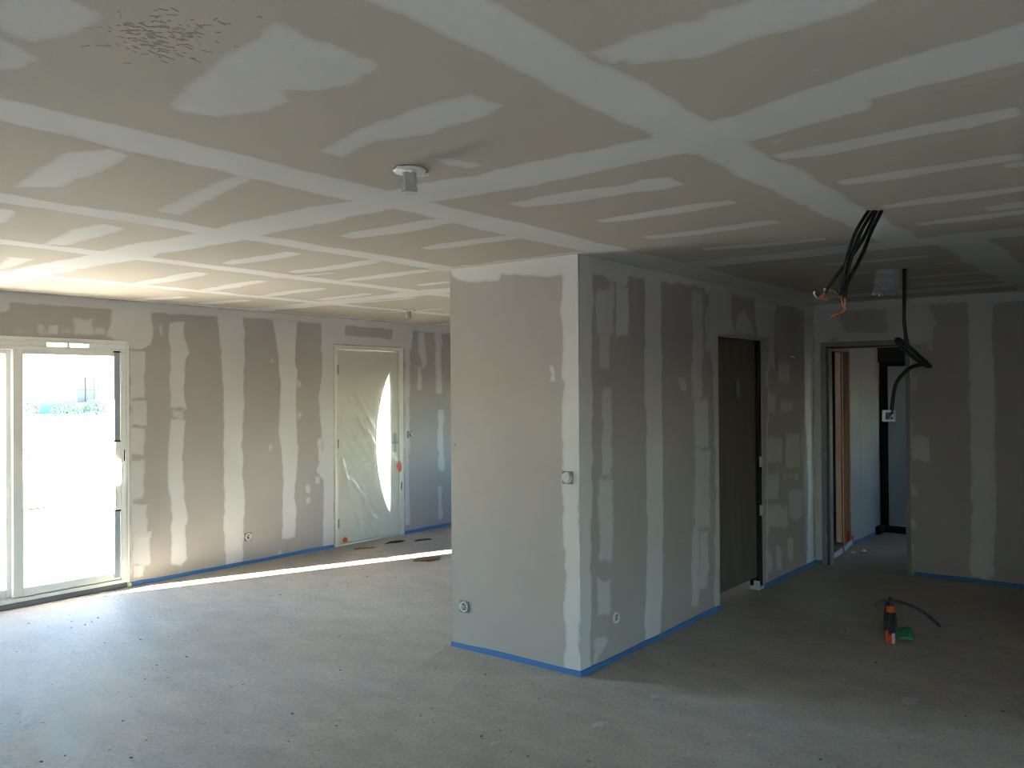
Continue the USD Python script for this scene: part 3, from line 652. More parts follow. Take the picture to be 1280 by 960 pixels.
def slide(a, b, d0, d1, stile_l, stile_r):
    s = part('sash', [LW(a, a + stile_l, .082, 2.055, d0, d1, .006), LW(b - stile_r, b, .082, 2.055, d0, d1, .006), LW(a + stile_l, b - stile_r, 2.005, 2.055, d0, d1, .006), LW(a + stile_l, b - stile_r, .082, .150, d0, d1, .006)], M_pvc, w1)
    part('pane', LW(a + stile_l - .01, b - stile_r + .01, .14, 2.015, (d0 + d1) / 2 - .003, (d0 + d1) / 2 + .003, 0), M_pane, s)
    return s
rear = slide(x0 + .04, -1.31, -.078, -.040, .07, .07)
fr_ = slide(-1.345, -.475, -.034, .004, .082, .060)
# the stile of the near sash: grey channel, lock block, gaps, handle
parts('channel', [LW(-.533, -.482, 1.285, 2.04, .0045, .012), LW(-.533, -.482, .10, .668, .0045, .012)], M_pvcgrey, fr_, label='grey blue channel of the closing stile')
part('lock_block', LW(-.531, -.478, .685, 1.268, .0045, .022, .004), M_pvc, fr_)
parts('gasket_gap', [LW(-.537, -.478, 1.270, 1.283, .0045, .016), LW(-.537, -.478, .670, .683, .0045, .016), LW(-.537, -.478, 2.040, 2.052, .0045, .016), LW(-.44 - .006, -.44 + .001, 1.10, 1.20, .0062, .009)], M_rubber, fr_, label='black gaps across the stile')
hz = [(-.515, 1.115, .022), (-.505, 1.112, .055), (-.497, 1.08, .066), (-.494, 1.01, .068), (-.497, .94, .066), (-.505, .908, .055), (-.515, .905, .022)]
part('handle', [tube([onto('left', np.array([[a, b]]), [d])[0] for a, b, d in hz], .0105, 10)], M_white, fr_, label='white D shaped pull handle catching the sun', smooth=True)
part('stop', LW(-.474, -.458, 1.80, 1.87, .006, .03, .004), M_white, w1)
part('foam_plug', LW(-.425, -.388, .0, .04, .004, .03, .01), plain('pale_foam', (.60, .62, .42), .8), w1)

# front door
d1 = thing('door_1', 'white front door wrapped in clear film, with a glowing crescent shaped pane', kind='structure')
fx0, fx1, _, fz1 = FRONT
M_leaf = plain('door_white', (0.68, 0.65, 0.56), 0.45)
part('door_frame', [LW(fx0 + .002, fx0 + .045, 0, fz1 - .002, -.07, .008), LW(fx1 - .075, fx1 - .002, 0, fz1 - .002, -.07, .008), LW(fx0 + .045, fx1 - .075, fz1 - .045, fz1 - .002, -.07, .008), LW(fx0 + .045, fx1 - .075, 0, .022, -.07, .004)], M_leaf, d1)
part('door_stop', [LW(fx0 + .03, fx0 + .08, 0, fz1 - .02, -.09, -.0705), LW(fx1 - .10, fx1 - .06, 0, fz1 - .02, -.09, -.0705), LW(fx0 + .08, fx1 - .10, fz1 - .10, fz1 - .02, -.09, -.0705), LW(fx0 + .08, fx1 - .10, 0, .06, -.09, -.0705)], M_pvc, d1)
lx0, lx1, lz0, lz1 = fx0 + .052, fx1 - .082, .028, fz1 - .055
def crescent(grow=0.0):
    zt, zb, xr, xm = 1.91 + grow, .26 - grow, 2.735 + grow, 2.527 - grow
    zz = np.linspace(zt, zb, 33); u = (zz - (zt + zb) / 2) / ((zt - zb) / 2)
    xl = xr - (xr - xm) * (1 - np.abs(u) ** 2.1)
    xrr = np.full_like(zz, xr); 
    return Polygon(list(zip(xl, zz)) + list(zip(xrr, zz))[::-1]).buffer(0)
lp = sbox(lx0, lz0, lx1, lz1).difference(crescent(.012))
e = extrude(lp, .055); e.vertices[:, 2] -= .057
leaf = part('door_leaf', flat('left', e), M_leaf, d1)
ring = crescent(.022).difference(crescent(0)); e = extrude(ring, .062); e.vertices[:, 2] -= .060
part('pane_bead', flat('left', e), M_pvc, leaf)
e = extrude(crescent(.006), .006); e.vertices[:, 2] -= .033
part('pane', flat('left', e), M_pane, leaf, label='crescent pane bulging to the left')
for z in (.25, 1.12, 1.93):
    part('hinge', [LW(fx0 + .040, fx0 + .060, z - .05, z + .05, .006, .018, .004)], M_steel, d1)
part('lock_plate', LW(2.800, 2.838, .98, 1.20, -.002, .006, .003), M_steel, d1)
lev = [onto('left', np.array([[a, b]]), [d])[0] for a, b, d in [(2.82, 1.09, .004), (2.82, 1.09, .045), (2.81, 1.09, .055), (2.75, 1.088, .056), (2.715, 1.086, .054)]]
part('handle', tube(lev, .009, 10), M_steel, d1, smooth=True)
# the film over it
fm = mat('clear_film', {'geo': ('geometry', {}), 'n': ('noise_texture', dict(scale=3.0, detail=5.0, distortion=1.5)), 'r': ('map_range', dict(range_type='smoothstep', from_min=.42, from_max=.66, to_min=.25, to_max=.70, clamp=True)),
    't': ('transparent_bsdf', dict(color=(.97, .97, .96))), 'd': ('principled_bsdf', dict(base_color=(.72, .69, .60), roughness=.16, specular_ior_level=.8)), 'm': ('mix_closure', {})},
    [('geo.position', 'n.vector'), ('n.fac', 'r.value'), ('r.result', 'm.fac'), ('t.BSDF', 'm.closure1'), ('d.BSDF', 'm.closure2')], surface='m.closure')
na, nb = 60, 120
A, B = np.meshgrid(np.linspace(lx0 - .005, lx1 + .012, na), np.linspace(.035, lz1 - .01, nb), indexing='ij')
u_, v_ = (A - lx0) / (lx1 - lx0), B / 2.1
# folds that run down from the upper corners and sag round the foot of the pane
D = .012 + .020 * np.abs(meshkit.fbm(np.stack([(A * 1.0 + B * .9) * 5, (A - B * .55) * 1.2, A * 0], -1), 3, 3) - .5) * 2
r1 = np.hypot((A - 2.62) * 1.3, B - .62)
D += .012 * np.exp(-((r1 - .42) / .035) ** 2) * (B < .62) + .010 * np.exp(-((r1 - .30) / .03) ** 2) * (B < .5) * (A < 2.7)
for (ax, az, bx__, bz, h_) in [(1.97, 2.0, 2.55, 1.15, .008), (1.97, 1.85, 2.5, .95, .006), (1.98, 1.0, 2.12, .55, .010), (2.1, .75, 2.4, .38, .012), (2.12, .55, 2.3, .08, .009), (2.3, 1.35, 2.52, 1.02, .010), (2.0, 2.05, 2.6, 1.5, .005)]:
    w_ = np.array([bx__ - ax, bz - az]); L2 = w_ @ w_; t_ = np.clip(((A - ax) * w_[0] + (B - az) * w_[1]) / L2, 0, 1)
    D += 2.2 * h_ * np.exp(-(np.hypot(A - ax - t_ * w_[0], B - az - t_ * w_[1]) / .018) ** 2) * np.sin(np.pi * np.clip(t_, .02, .98))
D = np.where((u_ < .03) | (v_ > .985), .0095, D)
i = (np.arange(na - 1)[:, None] * nb + np.arange(nb - 1)).ravel(); q = np.stack([i, i + nb, i + nb + 1, i + 1], 1)
film = flat('left', trimesh.Trimesh(np.column_stack([A.ravel(), B.ravel(), D.ravel()]), np.vstack([q[:, [0, 1, 2]], q[:, [0, 2, 3]]]), process=False))
f_ = thing('protective_film', 'crumpled clear plastic film taped over the white front door', 'plastic film')
part('film_sheet', film, fm, f_, smooth=True)
def tape(poly, d=.016, t=.003):
    e = extrude(Polygon(poly), t); e.vertices[:, 2] += d; return flat('left', e)
part('tape_piece', tape([(2.832, .85), (2.86, .875), (2.885, .84), (2.89, .77), (2.87, .745), (2.84, .755), (2.825, .80)], .03), M_orange, f_, label='orange tape beside the handle')
part('tape_piece', tape([(1.985, .075), (2.02, .10), (2.055, .085), (2.06, .045), (2.0, .04)], .03), M_orange, f_, label='orange tape at the lower hinge corner')
part('tape_piece', tape([(2.885, .52), (2.905, .56), (2.905, .63), (2.89, .62)], .022), plain('brown_tape', (.22, .11, .05), .6), f_, label='brown tape on the closing edge')

# pocket door
d2 = thing('door_2', 'dull brown pocket door panel half drawn across its dark opening', kind='structure')
px0, px1, _, pz1 = POCKET
RW = lambda a, b, c, d, e, f, bev=.002: flat('partition_right', bx(a, b, c, d, e, f, bev))
M_brown = mat('brown_door_board', {'geo': ('geometry', {}), 'mp': ('mapping', dict(scale=(6.0, 6.0, .5))), 'n': ('noise_texture', dict(scale=4.0, detail=5.0)), 'r': ('rgb_ramp', dict(ramp=[(.3, (.105, .088, .064)), (.7, (.132, .112, .084))])), 'p': ('principled_bsdf', dict(roughness=.6, specular_ior_level=.3))},
    [('geo.position', 'mp.vector'), ('mp.vector', 'n.vector'), ('n.fac', 'r.fac'), ('r.color', 'p.base_color')])
part('door_panel', RW(px0 - .35, 2.715, .105, pz1 - .004, -.062, -.024), M_brown, d2)
parts('pull_plate', [RW(2.318, 2.368, 1.62, 1.77, -.024, -.012, .006), RW(2.330, 2.356, 1.63, 1.70, -.012, .006, .005)], plain('wrapped_metal', (.20, .23, .24), .3, metal=.3), d2, label='recessed pull wrapped in crumpled film')
part('jamb_channel', [RW(2.722, 2.735, 0.03, pz1, -.085, -.002), RW(2.735, 2.798, .03, pz1, -.085, -.066), RW(2.735, 2.798, .03, pz1, -.066, -.006)], plain('jamb_black', (.006, .006, .007), .7), d2, label='black receiving channel of the pocket frame')
for z in (.665, 1.075): part('clip', RW(2.742, 2.797, z - .045, z + .045, -.006, .003, .003), plain('clip_white', (.52, .52, .50), .5), d2)
part('channel_foot', [RW(2.715, 2.83, .0, .022, -.085, .002), RW(2.712, 2.722, .0, .075, -.05, .004), RW(2.815, 2.825, .022, .06, -.004, .006)], plain('foot_blue_white', (.42, .48, .55), .5), d2)
parts('corner_bead', [RW(px0 - .0, px0 + .006, 0, pz1, -.08, .0018, 0), RW(px0, px1, pz1 - .006, pz1, -.085, .0018, 0)], plain('edge_bead', (.42, .40, .28), .6), d2)

# hall doorway: pressed metal frame
d3 = thing('door_3', 'grey metal frame of the open doorway into the hall', kind='structure')
hy0, hy1, _, hz1 = HALL
BW = lambda a, b, c, d, e, f, bev=.002: flat('back', bx(a, b, c, d, e, f, bev))
M_frame = plain('primed_metal', (.235, .235, .215), .5)
M_gap = plain('frame_gasket', (.015, .017, .02), .6)
def jamb_set(a, b, c, d): return BW(a, b, c, d, -.10, .012, .003)
fj = part('door_frame', [jamb_set(hy1 - .001, hy1 + .05, 0, hz1 + .045), jamb_set(hy0 - .035, hy0 + .001, 0, hz1 + .045), jamb_set(hy0, hy1, hz1 - .001, hz1 + .045), BW(hy1 - .022, hy1 - .006, 0, hz1 - .006, -.105, -.02), BW(hy0 + .003, hy0 + .012, 0, hz1 - .006, -.105, -.055), BW(hy0 + .012, hy1 - .022, hz1 - .018, hz1 - .006, -.105, -.055)], M_frame, d3)
parts('gasket', [BW(hy1 - .006, hy1 - .0012, .0, hz1 - .003, -.055, .010), BW(hy0 + .0, hy1 - .005, hz1 - .010, hz1 - .002, -.05, .010)], M_gap, fj, label='black gasket line inside the frame')
for z in (.25, 1.04, 1.885): part('hinge', BW(hy1 - .004, hy1 + .012, z - .04, z + .04, .012, .026, .003), M_steel, d3)

# hall beyond: jamb of the side doorway, inner wall, white leaf, dark recess
d4 = thing('door_4', 'salmon wooden lining of the side doorway inside the hall', kind='structure')
M_salmon = mat('salmon_wood', {'geo': ('geometry', {}), 'mp': ('mapping', dict(scale=(14., 14., 1.2))), 'n': ('noise_texture', dict(scale=3., detail=4.)), 'r': ('rgb_ramp', dict(ramp=[(.3, (.26, .135, .075)), (.7, (.36, .20, .12))])), 'p': ('principled_bsdf', dict(roughness=.5))},
    [('geo.position', 'mp.vector'), ('mp.vector', 'n.vector'), ('n.fac', 'r.fac'), ('r.color', 'p.base_color')])
part('lining', bx(5.222, 5.25, .003, .09, 0.03, 2.10, .002), M_salmon, d4)
part('architrave', bx(5.214, 5.25, .093, .148, .03, 2.1, .004), plain('pale_pine', (.80, .58, .44), .5), d4, label='pale pink edge board of the lining')
part('bead', bx(5.212, 5.2215, .066, .074, .03, 2.1, .001), plain('pale_pine', (.80, .58, .44), .5), d4)
part('lining_head', bx(4.30, 5.222, .003, .09, 2.072, 2.098, .002), M_salmon, d4)
parts('corner_tape', [bx(5.19, 5.2205, .002, .03, .05, .17, .001), bx(5.25, 5.30, -.006, -.0015, .01, .10, .001)], M_red, d4, label='red tape at the foot of the lining')
wh = thing('wall_hall', 'end wall of the hall with a dark opening and pale door leaf', kind='structure')
hp = [bx(6.60, 6.70, -3.2, -.9, 0, H), bx(6.60, 6.70, -.9, .0, 2.12, H), bx(6.60, 6.68, -3.2, -3.12, 0, H)]
part('wall_core', hp, M_wall, wh)
d5 = thing('door_5', 'pale grey door leaf standing at the end of the hall above a dark gap', kind='structure')
part('door_leaf', bx(6.33, 6.37, -.93, -.105, .085, 1.94, .003), plain('door_paint_grey', (.42, .43, .44), .5), d5)
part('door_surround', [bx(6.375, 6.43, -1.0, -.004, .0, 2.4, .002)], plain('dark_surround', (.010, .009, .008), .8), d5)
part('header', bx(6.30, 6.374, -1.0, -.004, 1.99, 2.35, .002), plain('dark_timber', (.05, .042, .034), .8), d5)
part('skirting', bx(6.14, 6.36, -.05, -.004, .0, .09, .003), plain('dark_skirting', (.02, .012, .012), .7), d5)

# ------------------------------------------------------------------ things
# socket boxes: (x, y, z, turn, label)
def socket(name, label, loc, rotz, kind):
    t = thing(name, label, 'socket box', loc, rotz, None)
    R = .034 if kind != 'small' else .028
    plate = trimesh.creation.extrude_polygon(sbox(-.039, -.039, .039, .039).difference(shapely.Point(0, 0).buffer(.027)), .003, engine='earcut')
    rot = trimesh.transformations.rotation_matrix(math.pi / 2, [1, 0, 0])   # local z -> -y (into the room)
    plate.apply_transform(rot); plate.apply_translation([0, -.0022, 0])
    if kind != 'round': part('cutout', plate, plain('raw_cutout', (.20, .195, .18), .9), t, label='rough dark edge of the cut hole')
    rg = lathe([(R * .72, .0), (R * .72, .010), (R * .80, .014), (R * .95, .013), (R, .009), (R, .0)], n=28); rg.apply_transform(rot); rg.apply_translation([0, -.0024, 0])
    part('box_rim', rg, M_white, t, smooth=40)
    bk = lathe([(0.0001, .0), (R * .74, .0), (R * .74, .002), (.0001, .002)], n=24); bk.apply_transform(rot); bk.apply_translation([0, -.0026, 0])
    if kind == 'cover':
        cv = lathe([(R * .70, .003), (R * .86, .015), (R * .80, .018), (.0001, .019)], n=28); cv.apply_transform(rot); cv.apply_translation([-.004, -.0026, .002])
        part('cover', cv, plain('cover_plastic', (.55, .55, .54), .5), t, smooth=40)
    else:
        part('box_bottom', bk, M_grey, t)
        parts('wire', [tube([(-.006, -.006, .004), (-.01, -.022, .012), (.004, -.026, .006), (.008, -.018, -.008)], .0022, 6), tube([(.006, -.006, .0), (.012, -.02, .004), (.0, -.027, -.006)], .0022, 6)], M_white, t, smooth=True)
    return t
socket('socket_box', 'white capped socket box halfway up the end face of the projecting corner', (0, .082, 1.17), -90, 'cover')
socket('socket_box', 'open round socket box low on the end face of the projecting corner', (0, .908, .277), -90, 'ring')
socket('socket_box', 'small round socket box low on the long side of the projecting corner', (.392, 0, .264), 0, 'round')
socket('socket_box', 'socket box low on the window wall between the pale joints', (.81, YL, .267), 0, 'ring')
socket('socket_box', 'socket box to the right of the front door at lever height', (3.058, YL, 1.172), 0, 'ring')
for k, (x, z, lab) in enumerate([(3.48, 1.98, 'left hand white wire stub high on the wall near the back corner'), (4.014, 2.001, 'right hand white wire stub high on the wall near the back corner')]):
    t = thing('wire_stub', lab, 'wire')
    part('wire', tube([(x, -.001, z), (x - .004, -.02, z + .004), (x - .012, -.035, z - .004), (x - .008, -.045, z - .016)], .0035, 6), M_white, t, smooth=True)
    part('wire_end', tube([(x + .003, -.001, z), (x + .006, -.03, z - .01), (x + .004, -.035, z - .03)], .0025, 6), plain('blue_wire', (.30, .38, .55), .5), t, smooth=True)
t = thing('screw_head', 'tiny dark wire nail in the rear edge of the projecting corner end face', 'screw')
part('head', lathe([(.0001, .004), (.006, .003), (.007, 0)], at=(-.001, .985, 1.334), axis=(-1, 0, 0), n=10), M_grey, t)
part('shank', tube([(-.004, .985, 1.334), (-.02, .975, 1.328)], .0025, 6, sub=1), M_grey, t)

# ceiling light bosses
def boss(label, loc, s=1.0):
    t = thing('ceiling_light_boss', label, 'light fitting', loc, 0)
    part('plate', lathe([(.0001, -.0022), (.058 * s, -.0022), (.060 * s, -.008), (.054 * s, -.014), (.030 * s, -.016), (.0001, -.016)], n=28), M_white, t, smooth=40)
    part('socket_body', lathe([(.024 * s, -.0165), (.026 * s, -.05), (.022 * s, -.058), (.029 * s, -.075), (.027 * s, -.088), (.0001, -.088)], n=20), plain('smoked_plastic', (.33, .34, .30), .25), t, smooth=40)
    parts('clip', [bx(-.030 * s, -.026 * s, -.006, .006, -.085, -.017, .001), bx(.026 * s, .030 * s, -.006, .006, -.07, -.017, .001)], plain('clip_white', (.52, .52, .50), .5), t)
    parts('spring_wing', [tube([(-.020, -.03, -.018), (-.075 * s, -.01, -.008)], .006, 6, sub=1), tube([(.025, .02, -.018), (.065 * s, -.035, -.012)], .006, 6, sub=1)], M_white, t, smooth=True)
    return t
boss('white light boss hanging from the pale band crossing near the ceiling centre', (-2.03, -.62, H))
boss('far small light boss on the ceiling near the front door', (1.846, 3.242, H))

# bundle of black cables with stripped orange ends
t = thing('cable_bundle', 'bundle of black cables hanging from the ceiling with stripped orange ends', 'cables')
CB = [[(-.185, -1.704, 2.4995), (-.221, -1.657, 2.403), (-.247, -1.622, 2.276), (-.258, -1.606, 2.185), (-.265, -1.597, 2.116)],
      [(-.172, -1.722, 2.4995), (-.210, -1.676, 2.403), (-.240, -1.634, 2.258), (-.252, -1.614, 2.105)],
      [(-.148, -1.750, 2.4995), (-.180, -1.712, 2.402), (-.209, -1.680, 2.301), (-.247, -1.631, 2.185), (-.274, -1.596, 2.116)],
      [(-.156, -1.728, 2.4995), (-.187, -1.690, 2.395), (-.222, -1.640, 2.297), (-.265, -1.588, 2.214), (-.303, -1.543, 2.128)]]
for c in CB: part('cable', tube(c, .0085, 10), M_black, t, smooth=True)
OR = [[(-.303, -1.543, 2.13), (-.316, -1.53, 2.115), (-.325, -1.52, 2.103), (-.332, -1.511, 2.108)], [(-.303, -1.545, 2.128), (-.29, -1.56, 2.14), (-.281, -1.575, 2.136), (-.274, -1.59, 2.12)], [(-.303, -1.543, 2.128), (-.312, -1.535, 2.10), (-.298, -1.55, 2.098)],
      [(-.265, -1.597, 2.116), (-.258, -1.605, 2.08), (-.254, -1.611, 2.05), (-.262, -1.60, 2.04), (-.281, -1.576, 2.026), (-.292, -1.56, 2.012)], [(-.252, -1.614, 2.105), (-.250, -1.615, 2.06), (-.262, -1.602, 2.035), (-.288, -1.566, 2.028)]]
for c in OR: part('stripped_wire', tube(c, .0036, 6), M_copper, t, smooth=True, label='stripped orange wire end')
parts('stripped_wire', [tube([(-.330, -1.513, 2.108), (-.338, -1.505, 2.122), (-.336, -1.507, 2.135)], .004, 6), tube([(-.303, -1.543, 2.130), (-.304, -1.542, 2.15)], .005, 6, sub=1)], M_white, t, smooth=True, label='white wire tip')

# flexible duct
t = thing('flexible_duct', 'ribbed aluminium ventilation duct stub poking out of the ceiling', 'duct', (0, 0, 0))
ax0, ax1 = np.array([1.945, -1.235, 2.4985]), np.array([1.934, -1.222, 2.345])
n = 13; prof = []
for k in range(n * 4 + 1):
    s = k / (n * 4); prof.append((.071 + .0050 * math.cos(k * math.pi / 2) + (.004 * s), s * .155))
sh = lathe(prof, n=36); a_ = np.arctan2(sh.vertices[:, 1], sh.vertices[:, 0]); sh.vertices[:, 2] += .012 * (sh.vertices[:, 2] / .155) ** 2 * np.sin(a_ * 2 + .7)
sh.apply_transform(trimesh.geometry.align_vectors([0, 0, 1], (ax1 - ax0) / np.linalg.norm(ax1 - ax0))); sh.apply_translation(ax0)
part('duct_wall', sh, M_alu, t, smooth=30)
rr = np.random.default_rng(3); tears = []
for k in range(26):
    a = k * 2 * math.pi / 26; p0 = ax1 + np.array([.078 * math.cos(a), .078 * math.sin(a), .004]); tears.append(tube([p0, p0 + np.array([.004 * math.cos(a), .004 * math.sin(a), -.012 - .012 * rr.random()])], .0035, 5, sub=1))
part('torn_edge', tears, M_alu, t)

# long cable with a coil and a capped end
t = thing('hanging_cable', 'single black cable hanging beside the duct, knotted once, with a white capped end', 'cable')
C1 = [(1.985, -1.335, 2.4995), (1.982, -1.334, 2.316), (1.978, -1.332, 2.153), (1.984, -1.342, 2.03), (1.990, -1.345, 1.99), (2.03, -1.40, 1.92), (2.075, -1.455, 1.855), (2.088, -1.468, 1.838), (2.06, -1.435, 1.846), (2.01, -1.374, 1.905), (1.962, -1.312, 1.975), (1.945, -1.289, 2.012), (1.962, -1.303, 2.022), (2.01, -1.36, 1.962), (2.06, -1.42, 1.89), (2.082, -1.445, 1.868), (2.07, -1.42, 1.85), (2.02, -1.37, 1.835), (1.979, -1.328, 1.794), (1.946, -1.284, 1.719), (1.932, -1.266, 1.61), (1.928, -1.257, 1.51)]
part('cable', tube(C1, .0125, 10), M_black, t, smooth=True)
cc = np.array([1.918, -1.245, 1.503])
q = trimesh.creation.box([.075, .012, .07]); 
ring_ = extrude(sbox(-.038, -.034, .034, .034).buffer(.006).difference(sbox(-.028, -.024, .026, .024)), .02); ring_.apply_translation([0, 0, -.01])
ring_.apply_transform(trimesh.transformations.rotation_matrix(math.pi / 2, [1, 0, 0])); ring_.apply_transform(trimesh.transformations.rotation_matrix(-math.radians(52), [0, 0, 1])); ring_.apply_translation(cc)
part('cap', ring_, plain('clear_cap', (.62, .66, .72), .25), t, label='pale plastic cap at the cable end')
cap2 = bx(-.026, .026, -.006, .006, -.022, .022, .004); cap2.apply_transform(trimesh.transformations.rotation_matrix(-math.radians(52), [0, 0, 1])); cap2.apply_translation(cc)
part('cap_core', cap2, plain('cap_blue', (.03, .07, .16), .4), t)
parts('cap_wire', [tube([cc + [.0, 0, -.02], cc + [-.01, -.02, 0], cc + [.01, -.02, .01], cc + [.012, -.02, -.02]], .004, 6), tube([cc + [.02, -.02, .02], cc + [.005, -.02, .0], cc + [.02, -.03, -.02]], .004, 6)], M_white, t, smooth=True)

# conduits rising from the floor
t = thing('floor_conduits', 'bundle of dark conduits rising from the floor, taped in orange, one bent over', 'conduits')
base = np.array([1.797, -1.262])
for k, (dx, dy) in enumerate([(-.014, .012), (.002, .006), (.016, -.014), (-.008, -.012), (.006, -.026), (.003, -.010)]):
    b = base + [dx, dy]; lean = np.array([dx, dy]) * .5
    part('conduit', tube([(*b, .001), (*(b + lean * .8), .09), (*(b + lean * .9), .16), (*(b + lean * .2), .225), (*(b - lean * .2), .262 + .008 * k)], .0105, 8), plain('conduit_grey', (.028, .028, .032), .5), t, smooth=True)
part('bent_conduit', tube([(1.800, -1.27, .25), (1.806, -1.278, .275), (1.84, -1.322, .268), (1.89, -1.385, .240), (1.939, -1.447, .197), (1.975, -1.493, .149), (2.004, -1.53, .104)], .0105, 10), plain('conduit_light', (.055, .06, .068), .45), t, smooth=True, label='grey conduit bent over towards the right')
part('bent_conduit', tube([(1.795, -1.262, .25), (1.785, -1.248, .276), (1.759, -1.217, .268), (1.736, -1.188, .238)], .0085, 10), plain('conduit_light', (.055, .06, .068), .45), t, smooth=True, label='short grey conduit bent to the left')
sq = lambda z0, z1, r: lathe([(r * .98, z0), (r * 1.05, z0 + .004), (r * 1.05, z1 - .004), (r * .98, z1)], at=(base[0] + .002, base[1] - .008, 0), n=20)
part('tape_band', sq(.206, .248, .030), M_orange, t, smooth=40, label='upper orange tape band')
R_, T_ = np.array([.616, -.788]), np.array([-.788, -.616])
at_ = lambda a, b: base + a * R_ + b * T_
parts('tape_sleeve', [tube([(*at_(-.020, .012), .001), (*at_(-.021, .014), .05), (*at_(-.018, .012), .085)], .011, 8), tube([(*at_(-.004, .026), .001), (*at_(-.005, .027), .05), (*at_(-.006, .026), .06)], .0105, 8)], M_orange, t, smooth=True, label='orange sleeve at the foot')
part('foot_sleeve', tube([(*at_(.017, .022), .001), (*at_(.017, .023), .055), (*at_(.016, .021), .064)], [.0125, .0125, .010], 12), plain('pink_white_plastic', (.62, .52, .55), .5), t, smooth=True)
t = thing('green_sheath', 'crumpled green plastic sheath lying beside the floor conduits', 'plastic sheath')
gp = np.array([1.895, -1.305, .0])
cr = trimesh.creation.icosphere(3, 1.0); nz = meshkit.fbm(cr.vertices * 2.3 + 5, 4, 9); cr.vertices *= (0.45 + 1.15 * nz)[:, None]; cr.vertices *= [.055, .048, .034]; cr.vertices += gp + [.01, -.03, .0]; cr.vertices[:, 2] += -cr.vertices[:, 2].min() + .0005
part('sheath', cr, M_green, t, smooth=True)
part('sheath_end', tube([gp + [-.045, .0, .012], gp + [-.040, -.03, .030], gp + [-.02, -.065, .026], gp + [.0, -.085, .012]], [.010, .013, .012, .009], 8), plain('green_sheath_pale', (.10, .32, .22), .5), t, smooth=True)

# barrier tape across the side doorway
t = thing('barrier_tape', 'red and white barrier tape lying across the side doorway in the hall', 'tape')
tp = []; N = 24
p0, p1 = np.array([4.28, -.10]), np.array([5.24, -.022])
def tseg(a, b, mat_, label=None):
    ts = np.linspace(a, b, 6); V, F = [], []
    for s in ts:
        xy = p0 + (p1 - p0) * s; z = .028 + .016 * s + .006 * math.sin(s * 9); wv = .004 * math.sin(s * 17)
        V += [(xy[0], xy[1] + wv, z - .026), (xy[0], xy[1] + wv + .0, z + .030), (xy[0], xy[1] + wv + .0012, z + .030), (xy[0], xy[1] + wv + .0012, z - .026)]
    for i in range(len(ts) - 1):
        for j in range(4):
            c, d = i * 4 + j, i * 4 + (j + 1) % 4; F += [[c, d, d + 4], [c, d + 4, c + 4]]
    return trimesh.Trimesh(V, F, process=False)
parts('white_stripe', [tseg(.12, .50, None), tseg(.56, .95, None)], plain('tape_white', (.62, .60, .58), .4), t)
parts('red_stripe', [tseg(0, .12, None), tseg(.50, .56, None), tseg(.95, 1.0, None)], M_red, t)
# white scrap in the hall
t = thing('paper_scrap', 'small crumpled white scrap on the hall floor', 'scrap')
parts('scrap', [blob(5.02, -.19, .035, .016, 3), blob(4.86, -.13, .03, .012, 4)], M_white, t)

# wood and card scraps near the front door
def scrap(label, pts, h, m, rot=0, cat='scrap', name='cardboard_scrap'):
    t = thing(name, label, cat)
    pl = Polygon(pts); e = extrude(pl, .004); V = e.vertices
    c = V[:, :2].mean(0); V[:, 2] += .001 + h * (meshkit.fbm(np.column_stack([V[:, :2] * 6, np.zeros(len(V))]), 3, len(label)) * .6) + h * np.clip((V[:, 0] - c[0]) * 1.2, 0, 1)
    part('sheet', e, m, t)
    s2 = Polygon(pts).buffer(-.02)
    if s2.area > .0004:
        e2 = extrude(s2 if s2.geom_type == 'Polygon' else s2.geoms[0], .003); e2.vertices[:, 2] += .0065 + h * .8
        part('torn_layer', e2, m, t)
M_card = plain('cardboard', (.26, .16, .085), .85)
M_cardd = plain('dark_wood', (.10, .06, .035), .85)
scrap('torn brown cardboard lying at the near edge of the sun stripe', [(1.84, 3.20), (1.93, 3.07), (2.07, 3.05), (2.17, 3.13), (2.02, 3.22), (1.93, 3.26)], .012, M_card)
scrap('thin dark wood sliver on the floor in front of the front door', [(2.36, 4.14), (2.52, 4.08), (2.62, 4.09), (2.60, 4.13), (2.46, 4.18)], .01, M_cardd, name='wood_sliver')
scrap('flat brown sliver nearer the corner beyond the front door', [(2.66, 3.98), (2.86, 3.92), (2.90, 3.95), (2.72, 4.03)], .008, M_cardd, name='wood_sliver')
scrap('long pale brown sliver between door foot and sun stripe', [(1.92, 4.16), (2.12, 4.06), (2.17, 4.08), (1.96, 4.19)], .006, M_card, name='wood_sliver')

# ------------------------------------------------------------------ outside
M_gravel = mat('pale_gravel', {'geo': ('geometry', {}), 'a': ('noise_texture', dict(scale=.35, detail=5.)), 'b': ('noise_texture', dict(scale=9., detail=4.)), 'r': ('rgb_ramp', dict(ramp=[(.3, (.46, .42, .35)), (.7, (.60, .55, .47))])), 'k': ('map_range', dict(from_min=.3, from_max=.7, to_min=.85, to_max=1.12)), 'm': ('mix_color', dict(blend_type='multiply', fac=1.)), 'p': ('principled_bsdf', dict(roughness=.95, specular_ior_level=.1))},
    [('geo.position', 'a.vector'), ('geo.position', 'b.vector'), ('a.fac', 'r.fac'), ('b.fac', 'k.value'), ('r.color', 'm.a'), ('k.result', 'm.b'), ('m.result', 'p.base_color')])
g = thing('ground', 'pale sunlit gravel ground outside the house', kind='structure')
gp_ = sbox(-160, -160, 200, 200).difference(sbox(XN - .29, YR - .29, XF + .29, YL + .29))
e = extrude(gp_.intersection(sbox(-160, YR + .2, 200, 200)), .05); e.vertices[:, 2] += -.20
part('gravel', e, M_gravel, g)
e = extrude(gp_.intersection(sbox(-160, -160, 200, YR + .2)), .05); e.vertices[:, 2] += -.20
